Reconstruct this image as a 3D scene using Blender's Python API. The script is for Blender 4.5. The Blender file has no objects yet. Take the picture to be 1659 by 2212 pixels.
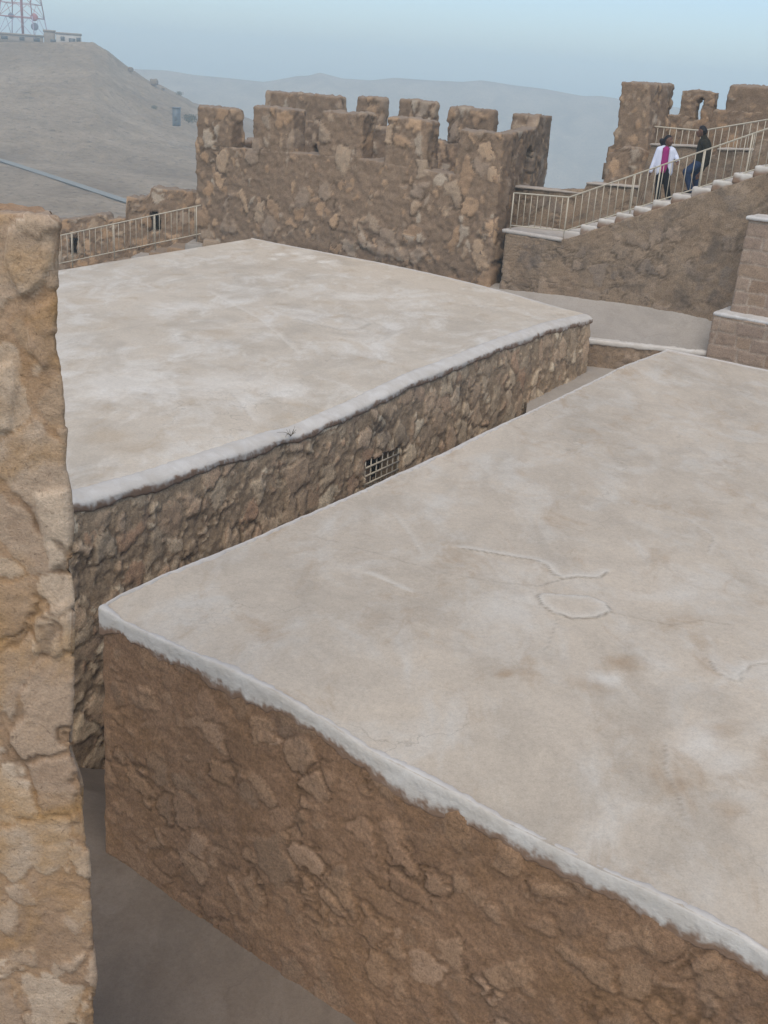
import bpy, math, random
import numpy as np
from mathutils import Matrix, Vector
rng = np.random.default_rng(7)
random.seed(7)
scene = bpy.context.scene
COL = scene.collection
R_ = math.radians

# ------------------------------------------------------------------ camera
F, CX, CY = 2334.0, 829.5, 1106.0          # focal length and centre in working pixels (1659 x 2212)
PITCH, ROLL, CAMZ = R_(21.9), R_(4.0), 7.3
FW = np.array([0, math.cos(PITCH), -math.sin(PITCH)])
_r0 = np.array([1.0, 0, 0]); _u0 = np.cross(_r0, FW)
RT = _r0*math.cos(ROLL) + _u0*math.sin(ROLL)
UP = -_r0*math.sin(ROLL) + _u0*math.cos(ROLL)
CAM = np.array([0, 0, CAMZ])
def ray(u, v): return RT*(u-CX)/F - UP*(v-CY)/F + FW
def atz(u, v, z):
    d = ray(u, v); return CAM + d*((z-CAMZ)/d[2])
def hit(u, v, p, n):
    d = ray(u, v); return CAM + d*(np.dot(np.asarray(p)-CAM, n)/np.dot(d, n))
def on2(u, v, p0, p1):
    """distance along and height on the vertical plane through two plan points"""
    p0 = np.array([p0[0], p0[1], 0.]); p1 = np.array([p1[0], p1[1], 0.])
    d = (p1-p0)/np.linalg.norm(p1-p0); p = hit(u, v, p0, np.cross(d, [0, 0, 1.]))
    return float((p-p0) @ d), float(p[2])

cd = bpy.data.cameras.new('camera'); cam = bpy.data.objects.new('camera', cd); COL.objects.link(cam)
M = Matrix(((RT[0], UP[0], -FW[0], 0), (RT[1], UP[1], -FW[1], 0), (RT[2], UP[2], -FW[2], CAMZ), (0, 0, 0, 1)))
cam.matrix_world = M
cd.sensor_fit = 'VERTICAL'; cd.sensor_height = 36.0; cd.lens = 36.0*F/2212.0
cd.clip_start = 0.05; cd.clip_end = 6000
scene.camera = cam

# ------------------------------------------------------------------ numpy noise
def _h(ix, iy, iz, s):
    x = (ix.astype(np.int64)*374761393 + iy.astype(np.int64)*668265263 + iz.astype(np.int64)*2147483647*3 + s*144269504) & 0xFFFFFFFF
    x = ((x ^ (x >> 13))*1274126177) & 0xFFFFFFFF
    x = ((x ^ (x >> 15))*2246822519) & 0xFFFFFFFF
    x = x ^ (x >> 16)
    return x.astype(np.float64)/4294967295.0
def vnoise(P, s=0):
    i = np.floor(P); f = P-i; f = f*f*f*(f*(f*6-15)+10)
    ix, iy, iz = i[:, 0], i[:, 1], i[:, 2]; r = np.zeros(len(P))
    for dx in (0, 1):
        wx = f[:, 0] if dx else 1-f[:, 0]
        for dy in (0, 1):
            wy = f[:, 1] if dy else 1-f[:, 1]
            for dz in (0, 1):
                wz = f[:, 2] if dz else 1-f[:, 2]
                r += wx*wy*wz*_h(ix+dx, iy+dy, iz+dz, s)
    return r*2-1
_ROT = np.array([[.8, .6, 0], [-.48, .64, .6], [.36, -.48, .8]])
def fbm(P, octv=4, s=0, gain=.5):
    r = np.zeros(len(P)); a = 1.0; Q = P.copy(); t = 0
    for k in range(octv):
        r += a*vnoise(Q, s+k); t += a; a *= gain; Q = (Q @ _ROT.T)*2.03 + 17.3
    return r/t
def vor(P, s=0, jit=.8):
    n = len(P); F1 = np.full(n, 9.); F2 = np.full(n, 9.); ID = np.zeros(n); I2 = np.zeros(n)
    i = np.floor(P)
    for dx in (-1, 0, 1):
        for dy in (-1, 0, 1):
            for dz in (-1, 0, 1):
                cx, cy, cz = i[:, 0]+dx, i[:, 1]+dy, i[:, 2]+dz
                o = .5-jit/2
                fx = cx+o+jit*_h(cx, cy, cz, s); fy = cy+o+jit*_h(cx, cy, cz, s+1); fz = cz+o+jit*_h(cx, cy, cz, s+2)
                d = np.sqrt((P[:, 0]-fx)**2+(P[:, 1]-fy)**2+(P[:, 2]-fz)**2)
                nb = d < F1
                F2 = np.where(nb, F1, np.minimum(F2, d))
                ID = np.where(nb, _h(cx, cy, cz, s+3), ID); I2 = np.where(nb, _h(cx, cy, cz, s+4), I2)
                F1 = np.where(nb, d, F1)
    return F1, F2, ID, I2
def chunked(fn, P, *a):
    outs = [fn(P[k:k+60000], *a) for k in range(0, len(P), 60000)]
    if isinstance(outs[0], tuple): return tuple(np.concatenate(x) for x in zip(*outs))
    return np.concatenate(outs)
def sstep(a, b, x):
    t = np.clip((x-a)/(b-a), 0, 1); return t*t*(3-2*t)

# ------------------------------------------------------------------ mesh plumbing
def link(name, me, parent=None, mats=()):
    ob = bpy.data.objects.new(name, me); COL.objects.link(ob)
    for m in mats: me.materials.append(m)
    if parent is not None: ob.parent = parent
    return ob
def mk(name, V, Fq, mat, parent=None, attrs=None, smooth=True, tris=None):
    base = np.array(parent.matrix_world.translation) if parent is not None else np.zeros(3)
    if parent is not None:
        q = parent
        base = np.zeros(3)
        while q is not None:
            base = base + np.array(q.location); q = q.parent
    V = np.asarray(V, float)-base
    me = bpy.data.meshes.new(name)
    Fq = np.asarray(Fq, np.int64).reshape(-1, 4)
    nt = 0 if tris is None else len(tris)
    me.vertices.add(len(V)); me.vertices.foreach_set('co', V.astype(np.float32).ravel())
    loops = Fq.ravel()
    starts = np.arange(len(Fq))*4; tot = np.full(len(Fq), 4)
    if nt:
        tr = np.asarray(tris, np.int64).reshape(-1, 3)
        starts = np.concatenate([starts, len(loops)+np.arange(nt)*3]); tot = np.concatenate([tot, np.full(nt, 3)])
        loops = np.concatenate([loops, tr.ravel()])
    me.loops.add(len(loops)); me.loops.foreach_set('vertex_index', loops.astype(np.int32))
    me.polygons.add(len(starts))
    me.polygons.foreach_set('loop_start', starts.astype(np.int32)); me.polygons.foreach_set('loop_total', tot.astype(np.int32))
    me.update(calc_edges=True); me.validate()
    me.polygons.foreach_set('use_smooth', np.full(len(me.polygons), smooth, dtype=bool))
    for k, a in (attrs or {}).items():
        at = me.attributes.new(k, 'FLOAT', 'POINT'); at.data.foreach_set('value', np.asarray(a, np.float32))
    return link(name, me, parent, (mat,) if mat else ())
def thing(name, label, cat, loc=(0, 0, 0), group=None):
    o = bpy.data.objects.new(name, None); COL.objects.link(o); o.location = loc
    o['label'] = label; o['category'] = cat
    if group: o['group'] = group
    o.empty_display_size = .2
    bpy.context.view_layer.update()
    return o
def tag(o, label, cat, group=None):
    o['label'] = label; o['category'] = cat
    if group: o['group'] = group
    return o
def structure(o, kind='structure'):
    o['kind'] = kind; return o
def normals(V, Fq):
    n = np.cross(V[Fq[:, 2]]-V[Fq[:, 0]], V[Fq[:, 3]]-V[Fq[:, 1]])
    N = np.zeros_like(V)
    for k in range(4):
        for c in range(3): N[:, c] += np.bincount(Fq[:, k], n[:, c], len(V))
    return N/np.maximum(np.linalg.norm(N, axis=1, keepdims=True), 1e-12)
def weld(V, Fq, tol=1e-4):
    k = np.round(V/tol).astype(np.int64)
    _, idx, inv = np.unique(k, axis=0, return_index=True, return_inverse=True)
    inv = inv.ravel()
    Fq = inv[Fq]
    return V[idx], Fq
def join(parts):
    Vs, Fs, o = [], [], 0
    for V, f in parts:
        Vs.append(V); Fs.append(np.asarray(f).reshape(-1, 4)+o); o += len(V)
    return np.concatenate(Vs), np.concatenate(Fs)
def grid_faces(nu, nv, closed=False, mask=None):
    """quads of a (nu x nv) vertex grid, index = i*nv+j"""
    iu = np.arange(nu if closed else nu-1); jv = np.arange(nv-1)
    I, J = np.meshgrid(iu, jv, indexing='ij'); I2 = (I+1) % nu
    f = np.stack([I*nv+J, I2*nv+J, I2*nv+J+1, I*nv+J+1], -1)
    if mask is not None: return f[~mask], f[mask]
    return f.reshape(-1, 4)
def hexa(c, n, r=.05):
    """rounded, subdivided hexahedron. c[x][y][z] = the eight corners"""
    c = np.asarray(c, float)
    L = np.array([np.linalg.norm(c[1]-c[0], axis=-1).mean(), np.linalg.norm(c[:, 1]-c[:, 0], axis=-1).mean(), np.linalg.norm(c[:, :, 1]-c[:, :, 0], axis=-1).mean()])
    parts = []
    for ax in range(3):
        a, b = [k for k in range(3) if k != ax]
        A, B = np.meshgrid(np.linspace(0, 1, n[a]+1), np.linspace(0, 1, n[b]+1), indexing='ij')
        for side in (0, 1):
            P = np.zeros((A.size, 3)); P[:, a] = A.ravel(); P[:, b] = B.ravel(); P[:, ax] = side
            f = grid_faces(n[a]+1, n[b]+1)
            if (side == 1) == (ax == 1): f = f[:, ::-1]
            parts.append((P, f))
    V, f = join(parts); V, f = weld(V, f, 1e-6)
    Q = V*L; rr = min(r, L.min()*.49)
    inner = np.clip(Q, rr, L-rr); d = Q-inner; m = np.linalg.norm(d, axis=1, keepdims=True)
    on = m[:, 0] > 1e-9
    Q[on] = inner[on]+d[on]/m[on]*rr
    W = Q/L; x, y, z = W[:, :1], W[:, 1:2], W[:, 2:]
    out = np.zeros_like(V)
    for i in (0, 1):
        for j in (0, 1):
            for k in (0, 1):
                out += (x if i else 1-x)*(y if j else 1-y)*(z if k else 1-z)*c[i, j, k]
    return out, f
def box8(p0, dx, dy, z0, z1, taper=0.0):
    """corners of a box on plan point p0 with plan vectors dx, dy"""
    p0 = np.asarray(p0, float)[:2]; dx = np.asarray(dx, float)[:2]; dy = np.asarray(dy, float)[:2]
    ux = dx/np.linalg.norm(dx); uy = dy/np.linalg.norm(dy); c = np.zeros((2, 2, 2, 3))
    for i in (0, 1):
        for j in (0, 1):
            for k in (0, 1):
                q = p0+dx*i+dy*j + (taper*(1 if i == 0 else -1)*ux + taper*(1 if j == 0 else -1)*uy)*k
                c[i, j, k] = (q[0], q[1], z1 if k else z0)
    return c
def nseg(L, res): return max(1, int(round(L/res)))
def boxn(c, res):
    c = np.asarray(c)
    return [nseg(np.linalg.norm(c[1]-c[0], axis=-1).mean(), res), nseg(np.linalg.norm(c[:, 1]-c[:, 0], axis=-1).mean(), res), nseg(np.linalg.norm(c[:, :, 1]-c[:, :, 0], axis=-1).mean(), res)]
def tube(P, r, n=8, cap=True):
    P = np.asarray(P, float); k = len(P); r = np.broadcast_to(np.asarray(r, float), (k,))
    t = np.gradient(P, axis=0); t /= np.linalg.norm(t, axis=1, keepdims=True)
    ref = np.array([0, 0, 1.]) if abs(t[0][2]) < .9 else np.array([0, 1., 0])
    V = []
    for i in range(k):
        a = np.cross(t[i], ref); a /= np.linalg.norm(a); b = np.cross(t[i], a)
        for j in range(n):
            w = 2*math.pi*j/n; V.append(P[i]+r[i]*(a*math.cos(w)+b*math.sin(w)))
    f = []
    for i in range(k-1):
        for j in range(n):
            f.append([i*n+j, (i+1)*n+j, (i+1)*n+(j+1) % n, i*n+(j+1) % n])
    V = np.array(V)
    if cap and n % 2 == 0:
        for e in (0, k-1):
            for j in range(n//2-1):
                q = [e*n+j, e*n+j+1, e*n+n-2-j, e*n+n-1-j]
                f.append(q if e == 0 else q[::-1])
    return V, np.array(f)

# ------------------------------------------------------------------ rough stone surface
def stones(P, size, cover, seed, ed=.10, ew=.10, warp=.35, zs=1.0, small=.35, sm=1.0):
    Q = P/size; Q = Q*np.array([1, 1, zs])
    Q = Q+warp*np.stack([chunked(fbm, Q*.9, 3, seed+31), chunked(fbm, Q*.9, 3, seed+47), chunked(fbm, Q*.9, 3, seed+59)], 1)
    Q = Q+.16*np.stack([chunked(fbm, Q*3.1, 3, seed+131), chunked(fbm, Q*3.1, 3, seed+147), chunked(fbm, Q*3.1, 3, seed+159)], 1)
    F1, F2, a, b = chunked(vor, Q, seed, .95)
    edge = F2-F1
    smear = .16*chunked(fbm, P/size*1.3, 4, seed+171)+.07*chunked(fbm, P/size*5, 3, seed+175)
    e_ = ed+.16*np.clip(b/cover-.35, 0, 1)+smear*sm
    m = sstep(e_, e_+ew, edge)*(b < cover)
    crev = sstep(e_-.10, e_-.03, edge)*(1-sstep(e_+.01, e_+.06, edge))*(b < cover)*sstep(-.15, .25, chunked(fbm, P*2.3, 4, seed+181))
    if small:      # small packing stones in the joints
        Q2 = Q*2.3+9.1
        f1, f2, a2, b2 = chunked(vor, Q2, seed+400, .95); e2_ = f2-f1
        m2 = sstep(ed+.05, ed+.05+ew*1.6, e2_)*(b2 < small)*(m < .02)
        a = np.where(m2 > 0, a2, a); m = np.maximum(m, m2*.85); edge = np.where(m2 > 0, e2_*.5, edge)
    return m, a, edge, crev
def rough(V, Fq, size=.25, cover=.6, seed=1, hs=.03, hm=.012, fine=.006, ed=.10, ew=.12, warp=.35, zs=1.15, small=.35, sm=1.0, lock=None):
    """displace a wall along its normals with stones set in mortar; returns V and attributes"""
    N = normals(V, Fq)
    m, a, edge, crev = stones(V, size, cover, seed, ed, ew, warp, zs, small, sm)
    big = chunked(fbm, V*1.1, 3, seed+5); mid = chunked(fbm, V*5., 4, seed+6); fi = chunked(fbm, V*22., 3, seed+7)
    ridge = 1-np.abs(chunked(fbm, V*8., 4, seed+8))*3.2
    dome = np.clip(edge*1.1, 0, 1)
    h = m*hs*(.72+.28*dome)*(.35+1.2*((a*7.3) % 1)) + hm*mid + fine*fi - .014*crev + fine*1.1*np.clip(ridge, 0, 1)*(1-m) + .018*big
    if lock is not None: h = h*lock
    return V+N*h[:, None], {'stone': m, 'rnd': a, 'ridge': crev}
def ashlar(V, Fq, d1, d2, ch=.29, bl=.52, seed=3, hs=.014):
    N = normals(V, Fq)
    z = V[:, 2]+.035*chunked(fbm, V*2.2, 3, 3); row = np.floor(z/ch)
    side = np.abs(N @ d1) > np.abs(N @ d2)
    s = np.where(side, V @ d2, V @ d1)
    off = _h(row, row*0+seed, row*0, 5)*bl
    q = (s+off)/bl; q = q+.30*np.sin(q*1.7+row*2.3)+.06*chunked(fbm, V*3, 2, 12); k = np.floor(q)
    fz = (z/ch-row)*ch; fs = (q-k)*bl
    e = np.minimum(np.minimum(fz, ch-fz), np.minimum(fs, bl-fs))+.016*chunked(fbm, V*9, 4, 8)
    top = np.abs(N[:, 2]) > .7
    m = sstep(.008, .026, e)*(~top)
    a = _h(row, k, row*0+np.where(side, 1, 0), seed)
    h = m*hs*(.3+1.2*a)+.016*chunked(fbm, V*7, 4, 4)+.004*chunked(fbm, V*30, 2, 6)
    return V+N*h[:, None], {'stone': m, 'rnd': a, 'ridge': np.zeros(len(V))}

# ------------------------------------------------------------------ materials
class NT:
    def __init__(s, name, rough=.9, spec=.2):
        s.m = bpy.data.materials.new(name); s.m.use_nodes = True; s.t = s.m.node_tree
        s.b = s.t.nodes['Principled BSDF']; s.b.inputs['Roughness'].default_value = rough
        s.b.inputs['Specular IOR Level'].default_value = spec
    def n(s, typ, **kw):
        x = s.t.nodes.new(typ)
        for k, v in kw.items(): setattr(x, k, v)
        return x
    def l(s, a, b): s.t.links.new(a, b)
    def val(s, inp, v):
        if hasattr(v, 'is_linked'): s.l(v, inp)
        else: inp.default_value = v
    def coord(s):
        if not hasattr(s, '_c'): s._c = s.n('ShaderNodeNewGeometry').outputs['Position']
        return s._c
    def noise(s, scale, detail=5, rough=.55, dist=0., vec=None):
        x = s.n('ShaderNodeTexNoise'); x.inputs['Scale'].default_value = scale; x.inputs['Detail'].default_value = detail
        x.inputs['Roughness'].default_value = rough; x.inputs['Distortion'].default_value = dist
        s.l(vec or s.coord(), x.inputs['Vector']); return x.outputs['Fac']
    def ramp(s, fac, stops, interp='LINEAR'):
        x = s.n('ShaderNodeValToRGB'); x.color_ramp.interpolation = interp; e = x.color_ramp.elements
        while len(e) < len(stops): e.new(.5)
        for el, (p, c) in zip(e, stops): el.position = p; el.color = c if len(c) == 4 else (*c, 1)
        s.l(fac, x.inputs['Fac']); return x.outputs['Color']
    def rng(s, fac, a, b, c=0., d=1.):
        x = s.n('ShaderNodeMapRange'); x.clamp = True
        for i, v in zip(('From Min', 'From Max', 'To Min', 'To Max'), (a, b, c, d)): x.inputs[i].default_value = v
        s.l(fac, x.inputs['Value']); return x.outputs['Result']
    def mix(s, fac, a, b, mode='MIX'):
        x = s.n('ShaderNodeMix'); x.data_type = 'RGBA'; x.blend_type = mode
        s.val(x.inputs[0], fac)
        for i, v in ((6, a), (7, b)):
            if isinstance(v, tuple): x.inputs[i].default_value = v if len(v) == 4 else (*v, 1)
            else: s.l(v, x.inputs[i])
        return x.outputs[2]
    def math(s, op, a, b=0.):
        x = s.n('ShaderNodeMath', operation=op); s.val(x.inputs[0], a); s.val(x.inputs[1], b); return x.outputs[0]
    def attr(s, name):
        x = s.n('ShaderNodeAttribute'); x.attribute_name = name; return x.outputs['Fac']
    def bump(s, h, dist=.01, strength=.6):
        x = s.n('ShaderNodeBump'); x.inputs['Distance'].default_value = dist; x.inputs['Strength'].default_value = strength
        s.l(h, x.inputs['Height']); s.l(x.outputs['Normal'], s.b.inputs['Normal'])
    def done(s, col):
        s.val(s.b.inputs['Base Color'], col); return s.m
def masonry(name, mortar, stone, stain=(.05, .045, .04), stain_amt=.5, stain_lo=.55, tint=None, fs=1.0, bump=.012, top=None, gain=1.0, pits=.35, gc=1.0):
    g = NT(name, .92, .15)
    big = g.noise(.9*fs, 4); mid = g.noise(4.5*fs, 6, .6, .4); fine = g.noise(38*fs, 5, .65); grain = g.noise(120*fs, 3, .6)
    mort = g.ramp(g.math('ADD', g.math('MULTIPLY', mid, .7), g.math('MULTIPLY', big, .3)), [(.3, mortar[0]), (.5, mortar[1]), (.7, mortar[2])])
    r = g.math('ADD', g.math('MULTIPLY', g.attr('rnd'), .78), g.math('MULTIPLY', mid, .22))
    k = len(stone)
    sc = g.ramp(r, [(.12+.76*i/(k-1), c) for i, c in enumerate(stone)])
    c = g.mix(g.attr('stone'), mort, sc)
    c = g.mix(g.math('MULTIPLY', g.attr('ridge'), .62), c, tuple(x*.42 for x in mortar[0]))
    if tint: # broad colour patches of the plaster itself
        c = g.mix(g.rng(g.noise(.7*fs, 5, .6, .6), .5, .68, 0, tint[1]), c, tint[0])
    c = g.mix(g.rng(g.noise(1.3*fs, 7, .68, .8), stain_lo, stain_lo+.16, 0, stain_amt), c, stain)
    c = g.mix(1.0, c, g.ramp(g.math('ADD', g.math('MULTIPLY', fine, .6), g.math('MULTIPLY', grain, .4)), [(.34, (1-.42*gc,)*3), (.5, (gain,)*3), (.66, (1+.38*gc,)*3)]), 'MULTIPLY')
    c = g.mix(g.rng(g.noise(17*fs, 7, .72, .6), .58, .66, 0, pits), c, tuple(x*.30 for x in mortar[0]))
    c = g.mix(g.rng(g.noise(9*fs, 6, .7, 1.5), .63, .70, 0, .45), c, tuple(x*.35 for x in mortar[0]))
    if top:
        nz = g.n('ShaderNodeSeparateXYZ'); g.l(g.n('ShaderNodeNewGeometry').outputs['Normal'], nz.inputs[0])
        c = g.mix(g.rng(nz.outputs[2], .45, .85, 0, .85), c, top)
    h = g.math('ADD', g.math('MULTIPLY', fine, .6), g.math('ADD', g.math('MULTIPLY', grain, .25), g.math('MULTIPLY', g.noise(11*fs, 6, .7, .8), .9)))
    g.bump(h, bump, .8)
    return g.done(c)
def plaster(name, base, light, brown, scale=1.0, light_amt=.6, brown_amt=.5):
    g = NT(name, .88, .2)
    sx = g.n('ShaderNodeMapping'); sx.inputs['Rotation'].default_value = (0, 0, R_(-40)); sx.inputs['Scale'].default_value = (1, .6, 1)
    g.l(g.coord(), sx.inputs['Vector']); v = sx.outputs[0]
    big = g.noise(.35*scale, 5, .6, .6, v); mid = g.noise(1.5*scale, 7, .62, .7, v); fine = g.noise(9*scale, 6, .65, .3, v); grain = g.noise(70, 4, .6)
    c = g.ramp(g.math('ADD', g.math('MULTIPLY', big, .5), g.math('MULTIPLY', g.noise(.9*scale, 8, .7, .9, v), .5)), [(.36, tuple(x*.82 for x in base)), (.5, base), (.64, tuple(x*1.10 for x in base))])
    c = g.mix(g.rng(g.math('ADD', g.math('MULTIPLY', mid, .8), g.math('MULTIPLY', fine, .2)), .48, .64, 0, light_amt), c, light)
    c = g.mix(g.rng(g.noise(2.1*scale, 7, .66, .6, v), .55, .72, 0, brown_amt), c, brown)
    c = g.mix(g.rng(g.noise(5.5*scale, 7, .7, .4, v), .52, .72, 0, .30), c, tuple(x*1.14 for x in base))
    c = g.mix(g.rng(g.noise(1.1*scale, 6, .65, .9, v), .52, .68, 0, .6), c, tuple(x*.80 for x in base))
    dv = g.n('ShaderNodeVectorMath', operation='ADD'); g.l(g.coord(), dv.inputs[0]); nn = g.n('ShaderNodeTexNoise'); nn.inputs['Scale'].default_value = 2.2; nn.inputs['Detail'].default_value = 6; g.l(g.coord(), nn.inputs['Vector']); g.l(nn.outputs['Color'], dv.inputs[1])
    vo_ = g.n('ShaderNodeTexVoronoi'); vo_.feature = 'DISTANCE_TO_EDGE'; vo_.inputs['Scale'].default_value = .55; g.l(dv.outputs[0], vo_.inputs['Vector'])
    ck = g.math('MULTIPLY', g.rng(vo_.outputs['Distance'], .002, .007, 1, 0), g.rng(g.noise(.55, 4, .6), .50, .60, 0, .34))
    c = g.mix(ck, c, tuple(x*.5 for x in base))
    c = g.mix(g.rng(g.noise(34, 4, .75), .66, .72, 0, .5), c, tuple(x*.62 for x in base))
    c = g.mix(g.rng(g.noise(27, 5, .75, .3), .64, .72, 0, .45), c, light)
    c = g.mix(g.attr('white'), c, tuple(min(.8, x*1.12) for x in light))
    c = g.mix(g.attr('stain'), c, brown)
    c = g.mix(g.attr('crack'), c, tuple(x*.45 for x in base))
    c = g.mix(1.0, c, g.ramp(g.math('ADD', g.math('MULTIPLY', grain, .5), g.math('MULTIPLY', g.noise(22, 6, .7), .5)), [(.34, (.84,)*3), (.5, (1.,)*3), (.66, (1.12,)*3)]), 'MULTIPLY')
    g.bump(g.math('ADD', g.math('MULTIPLY', grain, .3), g.math('MULTIPLY', g.noise(14, 6, .65), .8)), .008, .45)
    return g.done(c)
def simple(name, col, rough=.6, spec=.3, var=.12, scale=12., metal=0.):
    g = NT(name, rough, spec); g.b.inputs['Metallic'].default_value = metal
    n = g.noise(scale, 5)
    c = g.ramp(n, [(.3, tuple(x*(1-var) for x in col)), (.7, tuple(x*(1+var) for x in col))])
    g.bump(g.noise(scale*6, 4), .003, .3)
    return g.done(c)

OR = (.36, .225, .13); TAN = (.33, .235, .16)
M_front = masonry('brown_rubble_plaster', [(0.209, 0.119, 0.060), (0.261, 0.152, 0.084), (0.311, 0.190, 0.109)], [(0.225, 0.131, 0.072), (0.305, 0.184, 0.106), (0.248, 0.157, 0.093), (0.339, 0.211, 0.123), (0.283, 0.169, 0.093), (0.390, 0.250, 0.153)],
                  stain=(.14, .10, .072), stain_amt=.5, stain_lo=.56, tint=((.27, .15, .07), .45), bump=.010)
M_alley = masonry('grey_rubble', [(0.310, 0.220, 0.133), (0.386, 0.279, 0.176), (0.464, 0.347, 0.223)], [(0.510, 0.354, 0.223), (0.418, 0.317, 0.210), (0.650, 0.497, 0.323), (0.480, 0.302, 0.185), (0.588, 0.430, 0.280), (0.728, 0.595, 0.407)],
                  stain=(.13, .10, .076), stain_amt=.55, stain_lo=.52, bump=.02, pits=.6)
M_tower = masonry('tower_masonry', [(0.211, 0.144, 0.092), (0.259, 0.178, 0.114), (0.298, 0.211, 0.138)], [(0.414, 0.263, 0.149), (0.343, 0.225, 0.135), (0.493, 0.324, 0.192), (0.389, 0.286, 0.192), (0.310, 0.225, 0.155), (0.460, 0.368, 0.267)],
                  stain=(.18, .135, .10), stain_amt=.35, stain_lo=.56, bump=.02, top=(.29, .225, .165), pits=.3, gc=.8)
M_pier = masonry('pale_stone_ochre_mortar', [(0.329, 0.205, 0.116), (0.399, 0.259, 0.153), (0.448, 0.309, 0.194)], [(0.418, 0.290, 0.182), (0.509, 0.368, 0.248), (0.379, 0.258, 0.166), (0.578, 0.442, 0.310), (0.459, 0.331, 0.220)],
                 stain=(.24, .165, .11), stain_amt=.5, stain_lo=.53, tint=((.44, .25, .095), .85), fs=1.6, bump=.014, pits=.5, gc=.55)
M_stair = masonry('stair_wall_plaster', [(0.216, 0.153, 0.097), (0.275, 0.198, 0.129), (0.322, 0.239, 0.160)], [(0.222, 0.159, 0.104), (0.315, 0.225, 0.145), (0.246, 0.189, 0.139), (0.363, 0.265, 0.180), (0.280, 0.200, 0.127)],
                  stain=(.115, .092, .072), stain_amt=.7, stain_lo=.52, bump=.02, pits=.5, tint=((.30, .20, .12), .45))
M_ashlar = masonry('buff_ashlar', [(.33, .255, .185), (.38, .295, .22), (.42, .335, .255)], [(.28, .19, .125), (.34, .24, .16), (.30, .215, .155), (.37, .27, .19)],
                   stain=(.17, .125, .09), stain_amt=.4, stain_lo=.58, bump=.012)
M_roof = plaster('roof_plaster', (0.543, 0.452, 0.339), (0.603, 0.546, 0.452), (0.376, 0.258, 0.151), 1., .65, .55)
M_roof2 = plaster('pale_roof_plaster', (0.567, 0.480, 0.365), (0.700, 0.640, 0.538), (0.453, 0.340, 0.216), .85, .8, .65)
M_floor = plaster('terrace_plaster', (0.370, 0.325, 0.270), (0.403, 0.360, 0.306), (0.298, 0.240, 0.178), 1.0, .5, .35)
M_lane = plaster('lane_cement', (0.186, 0.145, 0.106), (0.228, 0.185, 0.141), (0.152, 0.110, 0.074), 1.6, .6, .5)
def whitewash():
    g = NT('whitewash', .9, .2)
    fine = g.noise(26, 6, .7, .4); mid = g.noise(4, 6, .6, .5)
    c = g.ramp(mid, [(.3, (.53, .475, .395)), (.5, (.58, .53, .455)), (.7, (.645, .60, .525))])
    c = g.mix(g.rng(fine, .55, .72, 0, .4), c, (.48, .42, .36))
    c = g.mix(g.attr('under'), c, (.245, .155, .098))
    c = g.mix(g.attr('fade'), c, (.51, .455, .39))
    g.bump(g.math('ADD', g.noise(40, 5, .65), g.math('MULTIPLY', g.noise(11, 5), .7)), .009, .6)
    return g.done(c)
M_white = whitewash()
M_step = plaster('step_whitewash', (.50, .46, .405), (.61, .585, .54), (.38, .30, .22), 2.5, .7, .5)
M_rail = simple('cream_paint', (.52, .455, .34), .55, .3, .1, 30)
M_dark = simple('painted_recess_shade', (.035, .028, .022), .95, .1)  # near-black colour painted in for the unlit depth behind the window bars
M_stone_shade = simple('shaded_stone', (.16, .12, .09), .95, .1)  # stone with shade painted into its colour, for niche backs and tower walkway

# ------------------------------------------------------------------ geometry on the castle's own grid
def dirv(d): return np.array([math.cos(R_(d)), math.sin(R_(d)), 0.])
T = np.array([2.51, 28.46, 0.]); E2 = dirv(-37); E1 = dirv(55)
def G(a, b, z=0.): return T + a*E2 + b*E1 + np.array([0, 0, z])
def onb(u, v, b):
    p = hit(u, v, T+b*E1, np.cross(E2, [0, 0, 1.])); return float((p-T-b*E1) @ E2), float(p[2])

def interp_picks(picks, p0, p1):
    q = np.array(sorted(on2(u, v, p0, p1) for u, v in picks)); return lambda s: np.interp(s, q[:, 0], q[:, 1])

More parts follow.
